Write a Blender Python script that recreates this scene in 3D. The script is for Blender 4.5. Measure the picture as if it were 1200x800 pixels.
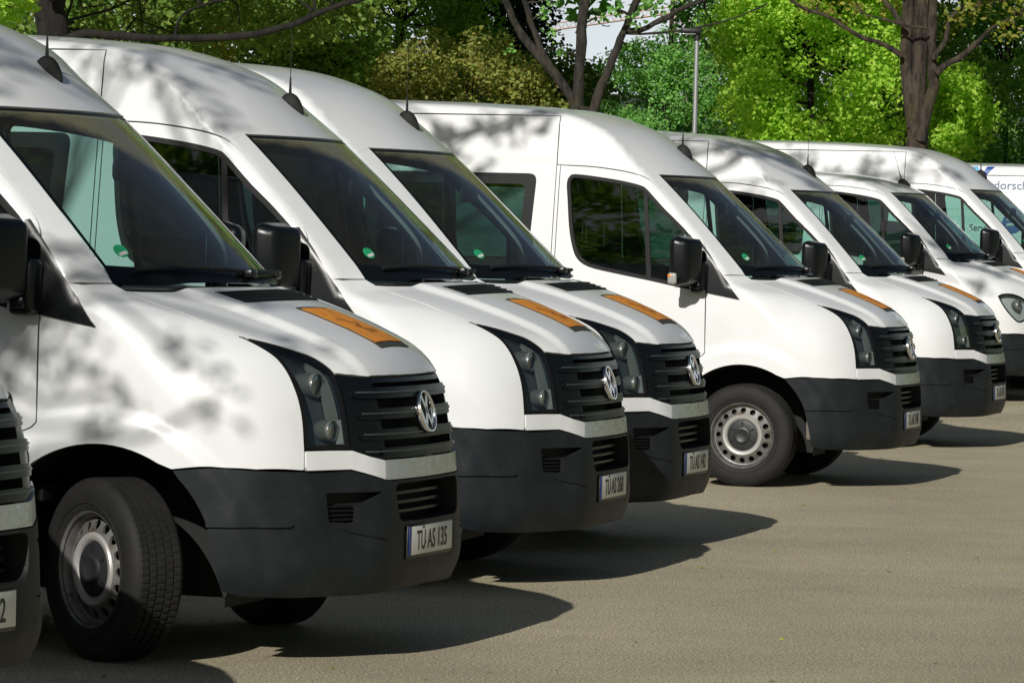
import bpy, bmesh, math, random
import numpy as np
from mathutils import Vector, Matrix
from mathutils.geometry import delaunay_2d_cdt

random.seed(7); rng = np.random.default_rng(7)
for o in list(bpy.data.objects): bpy.data.objects.remove(o)
scene = bpy.context.scene
col = scene.collection
# ---------------------------------------------------------------- camera
CAM_F, CAM_H, PITCH, ROLL = 4685.8, 1.661, .025447, .02458
cam_d = bpy.data.cameras.new('camera'); cam = bpy.data.objects.new('camera', cam_d); col.objects.link(cam)
cam_d.sensor_width = 36; cam_d.lens = CAM_F/1200*36; cam_d.clip_start = .2; cam_d.clip_end = 3000
cam.matrix_world = Matrix.Translation((0, 0, CAM_H)) @ Matrix.Rotation(math.pi/2-PITCH, 4, 'X') @ Matrix.Rotation(ROLL, 4, 'Z')
scene.camera = cam
# ---------------------------------------------------------------- sky, sun, exposure
SUN_EL = math.radians(29.0)
SUN_AZ = .31                                   # shadows run along (sin, cos) of this
to_sun = Vector((-math.sin(SUN_AZ)*math.cos(SUN_EL), -math.cos(SUN_AZ)*math.cos(SUN_EL), math.sin(SUN_EL)))
world = bpy.data.worlds.new('World'); scene.world = world; world.use_nodes = True
wn = world.node_tree.nodes; wl = world.node_tree.links
sky = wn.new('ShaderNodeTexSky'); sky.sky_type = 'NISHITA'; sky.sun_disc = False
sky.sun_elevation = SUN_EL; sky.sun_rotation = math.atan2(to_sun.x, to_sun.y)
sky.air_density = 1.0; sky.dust_density = 1.2; sky.ozone_density = 1.0
wn['Background'].inputs['Strength'].default_value = .05
wl.new(sky.outputs[0], wn['Background'].inputs['Color'])
sun_d = bpy.data.lights.new('sun', 'SUN'); sun_d.energy = 5.0; sun_d.angle = math.radians(.53); sun_d.color = (1, .965, .90)
sun = bpy.data.objects.new('sun', sun_d); col.objects.link(sun)
sun.rotation_euler = to_sun.to_track_quat('Z', 'Y').to_euler()
scene.view_settings.view_transform = 'Standard'; scene.view_settings.look = 'None'
scene.view_settings.exposure = -.36; scene.view_settings.gamma = 1
scene.cycles.max_bounces = 8; scene.cycles.transparent_max_bounces = 24; scene.cycles.transmission_bounces = 6
scene.cycles.glossy_bounces = 4; scene.cycles.diffuse_bounces = 3; scene.cycles.caustics_reflective = False; scene.cycles.caustics_refractive = False

def tag(o, label=None, cat=None, group=None, kind=None):
    if label: o['label'] = label
    if cat: o['category'] = cat
    if group: o['group'] = group
    if kind: o['kind'] = kind
    return o
def empty(name, loc=(0, 0, 0), rz=0):
    o = bpy.data.objects.new(name, None); col.objects.link(o); o.location = loc; o.rotation_euler = (0, 0, rz); o.empty_display_size = .2
    return o
def link(name, me, mat=None, parent=None):
    o = bpy.data.objects.new(name, me); col.objects.link(o)
    if mat is not None and not me.materials: me.materials.append(mat)
    if parent is not None: o.parent = parent
    return o
def mesh(name, V, F, smooth=False):
    me = bpy.data.meshes.new(name); me.from_pydata([tuple(map(float, v)) for v in V], [], [tuple(map(int, f)) for f in F])
    if smooth: me.polygons.foreach_set('use_smooth', [True]*len(me.polygons))
    me.update(); return me
def copy_tree(o, parent=None, skip=()):
    c = o.copy(); col.objects.link(c); c.parent = parent
    for ch in list(o.children):
        if ch.name.split('.')[0] not in skip: copy_tree(ch, c, skip)
    return c
# ---------------------------------------------------------------- materials
M = {}
def mat(name, color=(.5, .5, .5), rough=.5, metal=0., coat=0., spec=.5, emit=None):
    m = bpy.data.materials.new(name); m.use_nodes = True; b = m.node_tree.nodes['Principled BSDF']
    b.inputs['Base Color'].default_value = (*color, 1); b.inputs['Roughness'].default_value = rough
    b.inputs['Metallic'].default_value = metal; b.inputs['Coat Weight'].default_value = coat; b.inputs['Coat Roughness'].default_value = .04
    b.inputs['Specular IOR Level'].default_value = spec
    M[name] = m; return m
class NT:
    def __init__(s, m): s.m = m; s.t = m.node_tree; s.n = s.t.nodes; s.l = s.t.links; s.b = s.n.get('Principled BSDF'); s.out = s.n['Material Output']
    def add(s, ty, **kw):
        n = s.n.new(ty)
        for k, v in kw.items():
            if k in n.inputs: 
                if hasattr(v, 'is_output'): s.l.new(v, n.inputs[k])
                else: n.inputs[k].default_value = v
            else: setattr(n, k, v)
        return n
    def coord(s, what='Object'): return s.add('ShaderNodeTexCoord').outputs[what]
    def noise(s, co, scale, detail=4, rough=.6):
        n = s.add('ShaderNodeTexNoise', Scale=scale, Detail=detail, Roughness=rough); s.l.new(co, n.inputs['Vector']); return n.outputs['Fac']
    def ramp(s, fac, stops):
        r = s.add('ShaderNodeValToRGB'); s.l.new(fac, r.inputs['Fac']); e = r.color_ramp.elements
        while len(e) < len(stops): e.new(.5)
        for el, (p, c) in zip(e, stops):
            el.position = p; el.color = (*c, 1) if len(c) == 3 else c
        return r.outputs['Color']
    def mix(s, fac, a, b, mode='MIX'):
        n = s.add('ShaderNodeMix', data_type='RGBA', blend_type=mode)
        for i, v in ((0, fac), (6, a), (7, b)):
            if hasattr(v, 'is_output'): s.l.new(v, n.inputs[i])
            else: n.inputs[i].default_value = v if i == 0 else (*v, 1)
        return n.outputs[2]
    def math(s, op, a, b=0., c=None, clamp=False):
        n = s.add('ShaderNodeMath', operation=op, use_clamp=clamp)
        for i, v in enumerate((a, b) if c is None else (a, b, c)):
            if hasattr(v, 'is_output'): s.l.new(v, n.inputs[i])
            else: n.inputs[i].default_value = v
        return n.outputs[0]
    def bump(s, h, strength=.3, dist=.01):
        n = s.add('ShaderNodeBump', Strength=strength, Distance=dist); s.l.new(h, n.inputs['Height']); return n.outputs['Normal']
    def set(s, inp, v): s.l.new(v, s.b.inputs[inp])

m = NT(mat('white_paint', (.78, .78, .765), .32, coat=.6))
co = m.add('ShaderNodeNewGeometry').outputs['Position']; n1 = m.noise(co, 3.0, 5); n2 = m.noise(co, 45, 3)
sep = m.add('ShaderNodeSeparateXYZ'); m.l.new(co, sep.inputs[0])
dirt = m.math('MULTIPLY', m.math('SUBTRACT', n1, .42, clamp=True), m.math('ADD', n2, .3))
paint = m.mix(m.math('MULTIPLY', dirt, .9, clamp=True), (.785, .80, .805), (.56, .55, .50))
m.set('Base Color', m.mix(m.add('ShaderNodeNewGeometry').outputs['Backfacing'], paint, (.02, .021, .023)))   # grey lining inside the sheet metal
m.set('Roughness', m.math('ADD', .26, m.math('MULTIPLY', n1, .18)))

m = NT(mat('bumper_plastic', (.030, .034, .036), .5, spec=.26))
co = m.coord(); n1 = m.noise(co, 6, 5); n2 = m.noise(co, 900, 2)
m.set('Base Color', m.ramp(n1, [(.3, (.008, .011, .0125)), (.62, (.015, .019, .021)), (.78, (.034, .036, .035))]))
m.set('Roughness', m.math('ADD', .38, m.math('MULTIPLY', n1, .25))); m.set('Normal', m.bump(n2, .15, .001))
mat('black_plastic', (.0045, .006, .007), .30, spec=.32)
mat('matte_black', (.004, .0045, .005), .75)
mat('seal_rubber', (.004, .004, .004), .6, spec=.3)
mat('chrome', (.80, .80, .80), .12, 1.)
mat('reflector', (.62, .62, .60), .22, 1.)
mat('barrel_metal', (.15, .16, .155), .30, .3)
mat('lamp_housing', (.055, .064, .063), .3, 0.)
mat('lamp_smoke', (.17, .19, .17), .3, 0.)
mat('lamp_silver', (.62, .63, .63), .25, 0.)
mat('interior', (.0035, .0045, .005), .8)
mat('dash_plastic', (.022, .024, .027), .6)
mat('seat_fabric', (.016, .019, .025), .9)
mat('plate_white', (.72, .72, .68), .35)
mat('plate_blue', (.006, .03, .22), .35)
mat('ink', (.012, .016, .016), .5)
mat('amber_lens', (.75, .22, .02), .15)
mat('clear_lens', (.38, .38, .36), .10, coat=.5)
mat('holder_black', (.015, .017, .018), .4)
mat('dusty_metal', (.17, .15, .125), .85)
m = NT(mat('orange_sheet', (.72, .21, .012), .45)); co = m.coord()
m.set('Base Color', m.mix(m.math('MULTIPLY', m.ramp(m.noise(co, 22, 5), [(.50, (0, 0, 0)), (.68, (1, 1, 1))]), .55), (.80, .29, .025), (.26, .12, .035)))
mat('faded_print', (.28, .10, .012), .5)
mat('strip_end', (.055, .052, .040), .6)
m = NT(mat('tyre_rubber', (.016, .016, .016), .75)); co = m.coord(); n1 = m.noise(co, 9, 5)
m.set('Base Color', m.ramp(n1, [(.35, (.004, .004, .004)), (.75, (.012, .0115, .011))]))
m = NT(mat('rim_steel', (.42, .42, .41), .42, .55)); co = m.coord(); n1 = m.noise(co, 14, 6)
m.set('Base Color', m.ramp(n1, [(.40, (.24, .24, .235)), (.56, (.17, .165, .15)), (.68, (.09, .058, .036))]))
m.set('Roughness', m.math('ADD', .3, m.math('MULTIPLY', n1, .4)))
mat('ring_steel', (.42, .41, .39), .42, .3)
mat('hub_plastic', (.018, .02, .021), .45)
mat('emblem_chrome', (.72, .72, .72), .1, 1.)
mat('deep_blue', (.01, .07, .32), .4); mat('sky_blue', (.12, .42, .72), .4); mat('grey_ink', (.10, .16, .26), .5)
mat('sticker_green', (.02, .32, .13), .5); mat('sticker_white', (.6, .6, .58), .5)

def glass(name, tint, olive_reflection=None, ior=1.5, base=.03):
    m = bpy.data.materials.new(name); m.use_nodes = True; t = NT(m); t.n.remove(t.b)
    tr = t.add('ShaderNodeBsdfTransparent', Color=(*tint, 1)); gl = t.add('ShaderNodeBsdfGlossy', Roughness=.015, Color=(.95, .97, 1, 1))
    bf = t.add('ShaderNodeNewGeometry').outputs['Backfacing']
    fr = t.add('ShaderNodeFresnel'); t.l.new(t.math('ADD', ior, t.math('MULTIPLY', bf, 1/ior-ior)), fr.inputs['IOR'])   # a thin pane is the same from both sides
    mx = t.add('ShaderNodeMixShader'); t.l.new(t.math('MULTIPLY', fr.outputs[0], 1.25, clamp=True), mx.inputs[0]); t.l.new(tr.outputs[0], mx.inputs[1]); t.l.new(gl.outputs[0], mx.inputs[2])
    last = mx.outputs[0]
    if olive_reflection:
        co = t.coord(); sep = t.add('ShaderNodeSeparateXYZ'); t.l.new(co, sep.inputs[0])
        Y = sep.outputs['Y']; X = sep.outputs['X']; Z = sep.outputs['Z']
        # olive tint outside two arcs paints in tree reflection; thin dusty film everywhere
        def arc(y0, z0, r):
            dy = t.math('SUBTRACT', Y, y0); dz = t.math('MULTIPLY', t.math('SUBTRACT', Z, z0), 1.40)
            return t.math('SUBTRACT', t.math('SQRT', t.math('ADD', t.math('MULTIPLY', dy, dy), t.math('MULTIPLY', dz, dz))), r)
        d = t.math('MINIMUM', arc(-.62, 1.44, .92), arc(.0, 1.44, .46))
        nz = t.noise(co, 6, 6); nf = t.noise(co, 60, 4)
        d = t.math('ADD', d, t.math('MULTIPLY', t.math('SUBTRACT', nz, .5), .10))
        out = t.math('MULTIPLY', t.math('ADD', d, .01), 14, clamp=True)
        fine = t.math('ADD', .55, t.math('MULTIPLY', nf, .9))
        fac = t.math('MULTIPLY', t.math('ADD', t.math('MULTIPLY', out, olive_reflection), t.math('MULTIPLY', nz, .07)), fine, clamp=True)
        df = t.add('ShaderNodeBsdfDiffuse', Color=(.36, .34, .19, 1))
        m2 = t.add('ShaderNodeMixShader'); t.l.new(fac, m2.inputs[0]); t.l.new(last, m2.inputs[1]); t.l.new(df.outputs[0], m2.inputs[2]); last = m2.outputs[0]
    t.l.new(last, t.out.inputs['Surface']); M[name] = m
glass('windscreen_glass', (.60, .74, .71), olive_reflection=.34)
glass('side_glass', (.46, .68, .62), ior=1.62)
glass('dark_glass', (.22, .33, .31), ior=1.7)
glass('lamp_glass', (.70, .75, .74), ior=1.6)
# ---------------------------------------------------------------- van body as a solid: side, top and nose surfaces blended
def _spl(xs, ys):
    xs = np.array(xs, float); ys = np.array(ys, float)
    n = len(xs); h = np.diff(xs); d = np.diff(ys)/h
    m = np.zeros(n); m[0] = d[0]; m[-1] = d[-1]
    for i in range(1, n-1):                       # monotone cubic slopes
        if d[i-1]*d[i] > 0:
            w1 = 2*h[i]+h[i-1]; w2 = h[i]+2*h[i-1]
            m[i] = (w1+w2)/(w1/d[i-1]+w2/d[i])
    def f(x):
        x = np.asarray(x, float); xc = np.clip(x, xs[0], xs[-1])
        k = np.clip(np.searchsorted(xs, xc)-1, 0, n-2)
        t = (xc-xs[k])/h[k]; t2 = t*t; t3 = t2*t
        v = (2*t3-3*t2+1)*ys[k]+(t3-2*t2+t)*h[k]*m[k]+(-2*t3+3*t2)*ys[k+1]+(t3-t2)*h[k]*m[k+1]
        return v + np.where(x < xs[0], (x-xs[0])*m[0], 0) + np.where(x > xs[-1], (x-xs[-1])*m[-1], 0)
    return f
def _ss(a, b, x):
    t = np.clip((x-a)/(b-a), 0, 1); return t*t*(3-2*t)
def _smax(a, b, k):
    h = np.maximum(k-np.abs(a-b), 0)/k
    return np.maximum(a, b)+h*h*k*.25
_width = _spl([.2, .3, .42, .6, .9, 1.1, 1.3, 1.5, 1.8, 2.1, 2.3, 2.5, 2.62, 2.9],
              [.90, .945, .968, .978, .982, .978, .965, .945, .906, .862, .832, .80, .78, .72])
_taper = _spl([-6, 0, .15, .3, .5, .7, .85, 1.1], [0, 0, .003, .018, .062, .13, .21, .40])
_hood = _spl([-.3, .25, .36, .51, .65, .75, .84, .90, .93, .95, .97, 1.0],
             [1.60, 1.446, 1.414, 1.366, 1.310, 1.264, 1.214, 1.172, 1.142, 1.115, 1.06, .95])
_roof_hi = _spl([-6, -4.5, -3, -2.3, -1.745, -1.51, -1.36, -1.257, -1.10, -.95, -.85, -.77, -.68, -.59, -.487],
                [2.63, 2.65, 2.655, 2.645, 2.622, 2.606, 2.590, 2.570, 2.523, 2.466, 2.41, 2.352, 2.281, 2.21, 2.128])
_roof_lo = _spl([-6, -4.5, -3, -2.0, -1.6, -1.2, -.95, -.8, -.7, -.6, -.487],
                [2.33, 2.355, 2.365, 2.36, 2.35, 2.325, 2.29, 2.257, 2.226, 2.186, 2.128])
_kap = _spl([-6, -1.6, -1.35, -1.1, -.8, -.5, .1, .4, .9, 1.2], [0, 0, .05, .2, .34, .37, .42, .32, .25, .25])
_crown = _spl([-6, -1.5, -.9, -.4, .2, .5, 1.2], [.07, .07, .03, 0, .02, .06, .06])
_nose = _spl([0, .2, .40, .46, .58, .80, 1.0], [1.0, .994, .972, .953, .872, .737, .60])
_nosez = _spl([.15, .25, .32, .42, .55, .70, .80, .95, 1.05, 1.13, 1.2], [-.16, -.055, -.018, 0, 0, -.006, -.012, -.03, -.052, -.075, -.10])
ROOF = 'hi'
def top_z(x, a):
    xe = x+_kap(x)*a*a
    ws = 1.446+(.25-xe)*(.682/.737)+.05*(.25-xe)*(xe+.487)   # slightly bowed windscreen
    up = _roof_hi(xe) if ROOF == 'hi' else _roof_lo(xe)
    z = np.where(xe > .25, _hood(xe), np.where(xe > -.487, ws, up))
    z = z-_crown(x)*a*a
    # bonnet: raised centre plateau with a soft crease on either side
    yc = .40+.16*np.clip(.9-x, 0, .9)
    on = _ss(.17, .30, xe)
    z = z-on*(.024*_ss(-.022, .045, a-yc)+.30*np.maximum(a-yc-.15, 0)**2)
    return z
def side_w(x, z):
    w = _width(z)-_taper(x)
    r = np.hypot(x, z-.35); r2 = np.hypot(x+3.665, z-.35)
    w = w+.022*(1-_ss(.575, .655, r))*_ss(.1, .4, z)+.022*(1-_ss(.575, .655, r2))*_ss(.1, .4, z)
    # shallow swage lines along the cargo side
    for zs in (2.40, 2.20, 1.02):
        w = w-.006*np.exp(-((z-zs)/.012)**2)*_ss(-1.30, -1.45, x)
    return w
def body_F(P):
    x, y, z = P[..., 0], P[..., 1], P[..., 2]; a = np.abs(y)
    e = 1e-3
    t = top_z(x, a); tx = (top_z(x+e, a)-t)/e; ty = (top_z(x, a+e)-t)/e
    ft = (z-t)/np.sqrt(1+tx*tx+ty*ty)
    w = side_w(x, z); wx = (side_w(x+e, z)-w)/e; wz = (side_w(x, z+e)-w)/e
    fs = (a-w)/np.sqrt(1+wx*wx+wz*wz)
    nn = _nose(a)+_nosez(z)*(1+.4*_ss(.3, .8, a)); na = (_nose(a+e)-_nose(a))/e
    fn = (x-nn)/np.sqrt(1+na*na)
    k = .035+.185*_ss(.0, .35, x)
    k = np.where(x < -.9, .035+.03*_ss(-.9, -1.4, x), k)
    f = _smax(fs, ft, k)
    f = _smax(f, fn, .10)
    f = np.maximum(f, -x-4.92)
    return f
def body_N(P):
    e = 2e-3; n = np.zeros_like(P)
    for i in range(3):
        d = np.zeros(3); d[i] = e
        n[..., i] = body_F(P+d)-body_F(P-d)
    return n/np.maximum(np.linalg.norm(n, axis=-1, keepdims=True), 1e-9)
def cast(O, D, t0=0., t1=3., n=160):
    O = np.asarray(O, float); D = np.asarray(D, float)
    t = np.full(len(O), float(t0)); act = np.arange(len(O)); done = np.zeros(len(O), bool)
    for _ in range(70):                          # sphere tracing
        f = body_F(O[act]+D[act]*t[act][:, None])
        ok = np.abs(f) < 2e-5; done[act[ok]] = True
        t[act] += np.where(ok, 0, np.clip(f*.88, -.05, .6))
        act = act[~ok & (t[act] < t1)]
        if not len(act): break
    if len(act):
        f = body_F(O[act]+D[act]*t[act][:, None]); done[act[np.abs(f) < 2e-3]] = True
    P = O+D*t[:, None]; P[~done] = np.nan
    return P
# ---------------------------------------------------------------- panels: outlines laid on the body surface
class Proj:
    def __init__(s, kind, d=None): 
        s.kind = kind
        if kind == 'dir':
            d = np.array(d, float); s.d = d/np.linalg.norm(d)
            up = np.array([0, 0, 1.]) if abs(s.d[2]) < .9 else np.array([1., 0, 0])
            s.u = np.cross(up, s.d); s.u /= np.linalg.norm(s.u); s.v = np.cross(s.d, s.u)
    def uv(s, P):
        P = np.asarray(P, float)
        if P.shape[1] == 2: return P
        if s.kind == 'dir': return np.stack([P@s.u, P@s.v], 1)
        if s.kind == 'cyl': return np.stack([.9*np.arctan2(P[:, 1], P[:, 0]-.1), P[:, 2]], 1)
        if s.kind == 'tube': return np.stack([P[:, 0], 1.0*np.arctan2(P[:, 1], P[:, 2]-1.5)], 1)
    def rays(s, uv):
        n = len(uv)
        if s.kind == 'dir':
            C = np.array([-.5, 0, 1.2]); C = C-(C@s.u)*s.u-(C@s.v)*s.v
            O = C+uv[:, :1]*s.u+uv[:, 1:]*s.v+s.d*3.2
            return O, np.tile(-s.d, (n, 1)), 6.4
        if s.kind == 'cyl':
            ph = uv[:, 0]/.9; D = np.stack([np.cos(ph), np.sin(ph), 0*ph], 1)
            O = np.stack([.1+0*ph, 0*ph, uv[:, 1]], 1)+D*1.6
            return O, -D, 1.5
        th = uv[:, 1]; D = np.stack([0*th, np.sin(th), np.cos(th)], 1)
        return np.stack([uv[:, 0], 0*th, 1.5+0*th], 1)+D*1.9, -D, 1.8
SIDE = Proj('dir', (0, -1, 0)); FRONT = Proj('dir', (1, 0, 0)); TOP = Proj('dir', (0, 0, 1)); CYL = Proj('cyl'); TUBE = Proj('tube')
def sd(pts): return [(x, -1., z) for x, z in pts]          # side outline given as (x, z)
def cr(pts, n=8):
    P = np.array(pts, float); out = []
    Q = np.vstack([2*P[0]-P[1], P, 2*P[-1]-P[-2]])
    for i in range(1, len(Q)-2):
        a, b, c, d = Q[i-1:i+3]
        for t in np.arange(n)/n:
            out.append(.5*((2*b)+(-a+c)*t+(2*a-5*b+4*c-d)*t*t+(-a+3*b-3*c+d)*t**3))
    out.append(P[-1]); return [tuple(p) for p in out]
def rounded(pts, r, n=5):
    P = [np.array(p, float) for p in pts]; out = []
    for i in range(len(P)):
        a, b, c = P[i-1], P[i], P[(i+1) % len(P)]
        u = a-b; v = c-b; rr = min(r, np.linalg.norm(u)*.45, np.linalg.norm(v)*.45)
        p0 = b+u/np.linalg.norm(u)*rr; p1 = b+v/np.linalg.norm(v)*rr
        for t in np.linspace(0, 1, n): out.append(tuple((1-t)**2*p0+2*t*(1-t)*b+t*t*p1))
    return out
def resample(L, res):
    out = []
    for i in range(len(L)):
        a, b = L[i], L[(i+1) % len(L)]; k = max(1, int(math.ceil(np.linalg.norm(b-a)/res)))
        for j in range(k): out.append(a+(b-a)*j/k)
    out = np.array(out); keep = [0]
    for i in range(1, len(out)):
        if np.linalg.norm(out[i]-out[keep[-1]]) > res*.12: keep.append(i)
    return out[keep]
def inside(pts, poly):
    x, y = pts[:, 0], pts[:, 1]; c = np.zeros(len(pts), bool); j = len(poly)-1
    for i in range(len(poly)):
        xi, yi = poly[i]; xj, yj = poly[j]
        if yi != yj:
            c ^= ((yi > y) != (yj > y)) & (x < (xj-xi)*(y-yi)/(yj-yi)+xi)
        j = i
    return c
def shrink(L, d):
    """outline moved inwards by d"""
    L = np.asarray(L, float); A = .5*np.sum(L[:, 0]*np.roll(L[:, 1], -1)-np.roll(L[:, 0], -1)*L[:, 1]); s = 1 if A > 0 else -1
    e = np.roll(L, -1, 0)-L; e /= np.maximum(np.linalg.norm(e, axis=1, keepdims=True), 1e-9)
    n = np.stack([-e[:, 1], e[:, 0]], 1)*s; n2 = np.roll(n, 1, 0)
    b = n+n2; b /= np.maximum(np.linalg.norm(b, axis=1, keepdims=True), 1e-9); k = 1/np.maximum(np.sum(b*n, 1), .5)
    return L+b*(d*k)[:, None]
def fill(loops, res):
    verts = []; edges = []
    for L in loops:
        k = len(verts); verts += [Vector((float(p[0]), float(p[1]))) for p in L]; edges += [(k+i, k+(i+1) % len(L)) for i in range(len(L))]
    B = np.vstack(loops); lo = B.min(0); hi = B.max(0)
    gx = np.arange(lo[0]+res*.5, hi[0], res); gy = np.arange(lo[1]+res*.43, hi[1], res*.87)
    G = np.array([(x+(res*.5 if j % 2 else 0), y) for j, y in enumerate(gy) for x in gx]).reshape(-1, 2)
    if len(G):
        ok = inside(G, loops[0])
        for h in loops[1:]: ok &= ~inside(G, h)
        G = G[ok]
    if len(G):
        dm = np.full(len(G), 9.)
        for i in range(0, len(B), 200): dm = np.minimum(dm, np.min(np.hypot(G[:, None, 0]-B[None, i:i+200, 0], G[:, None, 1]-B[None, i:i+200, 1]), 1))
        G = G[dm > res*.45]; verts += [Vector((float(p[0]), float(p[1]))) for p in G]
    vo, eo, fo, ov, _, _ = delaunay_2d_cdt(verts, edges, [], 0, 1e-6)
    V = np.array([tuple(v) for v in vo]); T = np.array([f for f in fo if len(f) == 3])
    C = V[T].mean(1); ok = inside(C, loops[0])
    for h in loops[1:]: ok &= ~inside(C, h)
    a, b, c = V[T[:, 0]], V[T[:, 1]], V[T[:, 2]]
    ar = (b[:, 0]-a[:, 0])*(c[:, 1]-a[:, 1])-(b[:, 1]-a[:, 1])*(c[:, 0]-a[:, 0])
    ok &= np.abs(ar) > 1e-10
    T = T[ok]; ar = ar[ok]; T[ar < 0] = T[ar < 0][:, ::-1]
    bm = []                                   # boundary loops as indices in the output
    from collections import Counter
    cnt = Counter()
    for t in T:
        for i in range(3): cnt[(t[i], t[(i+1) % 3])] += 1
    bnd = [e for e in cnt if (e[1], e[0]) not in cnt]
    return V, T, bnd
def panel(name, material, proj, outline, holes=(), off=0., fl=.014, res=.035, parent=None, mirror=False, gap=0., hole_gap=None):
    L = [resample(shrink(resample(proj.uv(np.array(outline, float)), res), gap) if gap else proj.uv(np.array(outline, float)), res)]
    for h in holes:
        q = resample(proj.uv(np.array(h, float)), res); L.append(shrink(q, -hole_gap) if hole_gap else q)
    V, T, bnd = fill(L, res)
    O, D, tm = proj.rays(V)
    P = cast(O, D, 0, tm, 130)
    bad = np.isnan(P[:, 0])
    if bad.all(): raise ValueError('all missed '+name)
    if bad.any():
        good = np.where(~bad)[0]
        for i in np.where(bad)[0]: P[i] = P[good[np.argmin(np.sum((V[good]-V[i])**2, 1))]]
        print('panel', name, 'missed', bad.sum(), 'of', len(P))
    N = body_N(P)
    o_ = off(P) if callable(off) else off
    S = P+N*(np.asarray(o_)[..., None] if np.ndim(o_) else o_)
    # outward winding
    a, b, c = S[T[:, 0]], S[T[:, 1]], S[T[:, 2]]
    if np.sum(np.cross(b-a, c-a)*N[T[:, 0]]) < 0: T = T[:, ::-1]; bnd = [(j, i) for i, j in bnd]
    verts = S; faces = [tuple(t) for t in T]; nn = N
    if fl:
        idx = sorted({i for e in bnd for i in e}); k = {v: i for i, v in enumerate(idx)}; n0 = len(S); nb = len(idx)
        verts = np.vstack([S, S[idx], S[idx]-N[idx]*fl]); nn = np.vstack([N, np.zeros((2*nb, 3))])
        for i, j in bnd: faces.append((n0+k[j], n0+k[i], n0+nb+k[i], n0+nb+k[j]))
    def mk(sy):
        v = verts.copy(); n = nn.copy(); v[:, 1] *= sy; n[:, 1] *= sy
        me = mesh(name, v, faces if sy > 0 else [f[::-1] for f in faces], True)
        me.normals_split_custom_set_from_vertices([tuple(map(float, q)) for q in n])
        me.materials.append(M[material] if isinstance(material, str) else material)
        return link(name, me, None, parent)
    o = mk(1)
    return (o, mk(-1)) if mirror else o
# ---- plain solids
def box_bm(bm, lo, hi, bev=0., seg=2):
    r = bmesh.ops.create_cube(bm, size=1); vs = r['verts']
    for v in vs: v.co = Vector([lo[i]+(v.co[i]+.5)*(hi[i]-lo[i]) for i in range(3)])
    if bev: bmesh.ops.bevel(bm, geom=[e for e in bm.edges if all(v in set(vs) for v in e.verts)], offset=bev, segments=seg, profile=.5, affect='EDGES')
def bm_obj(name, bm, material, parent=None, smooth=True):
    me = bpy.data.meshes.new(name); bmesh.ops.recalc_face_normals(bm, faces=bm.faces); bm.to_mesh(me); bm.free()
    if smooth:
        me.polygons.foreach_set('use_smooth', [True]*len(me.polygons)); me.set_sharp_from_angle(angle=math.radians(40))
    return link(name, me, M[material] if isinstance(material, str) else material, parent)
def box(name, material, lo, hi, bev=.01, parent=None, seg=2):
    bm = bmesh.new(); box_bm(bm, lo, hi, bev, seg); return bm_obj(name, bm, material, parent)
def tube_bm(bm, pts, rad, n=8, cap=True):
    pts = [Vector(p) for p in pts]; rad = rad if hasattr(rad, '__len__') else [rad]*len(pts); rings = []
    ref = None
    for i, p in enumerate(pts):
        t = (pts[min(i+1, len(pts)-1)]-pts[max(i-1, 0)]).normalized()
        if ref is None: ref = t.orthogonal().normalized()
        ref = (ref-t*ref.dot(t)).normalized(); b = t.cross(ref)
        rings.append([bm.verts.new(p+(ref*math.cos(2*math.pi*k/n)+b*math.sin(2*math.pi*k/n))*rad[i]) for k in range(n)])
    for a, b in zip(rings, rings[1:]):
        for k in range(n): bm.faces.new((a[k], a[(k+1) % n], b[(k+1) % n], b[k]))
    if cap: bm.faces.new(rings[0][::-1]); bm.faces.new(rings[-1])
def lathe(name, material, prof, n=48, parent=None, mod=None):
    """profile of (radius, y) spun round the y axis"""
    V = []; F = []
    for k in range(n):
        a = 2*math.pi*k/n
        for i, (r, y) in enumerate(prof):
            rr = r+(mod(k, i) if mod else 0); V.append((rr*math.cos(a), y, rr*math.sin(a)))
    m_ = len(prof)
    for k in range(n):
        q = (k+1) % n
        for i in range(m_-1): F.append((k*m_+i, k*m_+i+1, q*m_+i+1, q*m_+i))
    me = mesh(name, V, F, True); me.set_sharp_from_angle(angle=math.radians(35))
    return link(name, me, M[material], parent)
def text_mesh(name, body, size, xs=1., depth=.0008, bold=0.):
    c = bpy.data.curves.new(name, 'FONT'); c.body = body; c.size = size; c.align_x = 'CENTER'; c.align_y = 'CENTER'; c.extrude = depth; c.offset = bold; c.resolution_u = 3
    o = bpy.data.objects.new(name, c); col.objects.link(o); bpy.context.view_layer.update()
    me = bpy.data.meshes.new_from_object(o.evaluated_get(bpy.context.evaluated_depsgraph_get())); bpy.data.objects.remove(o); bpy.data.curves.remove(c)
    me.name = name; me.transform(Matrix.Diagonal((xs, 1, 1, 1))); me.materials.clear(); return me
# ---------------------------------------------------------------- the van
def T3(xy):
    a = np.array(xy, float); O = np.stack([a[:, 0], a[:, 1], 0*a[:, 0]+3.2], 1); return [tuple(p) for p in cast(O, np.tile([0, 0, -1.], (len(a), 1)), 0, 2.6, 130)]
def S3(xz):
    a = np.array(xz, float); O = np.stack([a[:, 0], 0*a[:, 0]-1.6, a[:, 1]], 1); return [tuple(p) for p in cast(O, np.tile([0, 1., 0], (len(a), 1)), 0, 1.5, 130)]
def arc_xz(cx, cz, r, a0, a1, n=24): return [(cx+r*math.cos(math.radians(a)), cz+r*math.sin(math.radians(a))) for a in np.linspace(a0, a1, n)]
def flip(P): return [(x, -y, z) for x, y, z in P]
WS_TOP = [(-.50-.37*y*y, y) for y in np.linspace(-.722, .722, 25)]
WS_BOT = [(.228-.42*y*y, y) for y in np.linspace(-.80, .80, 25)]
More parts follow.
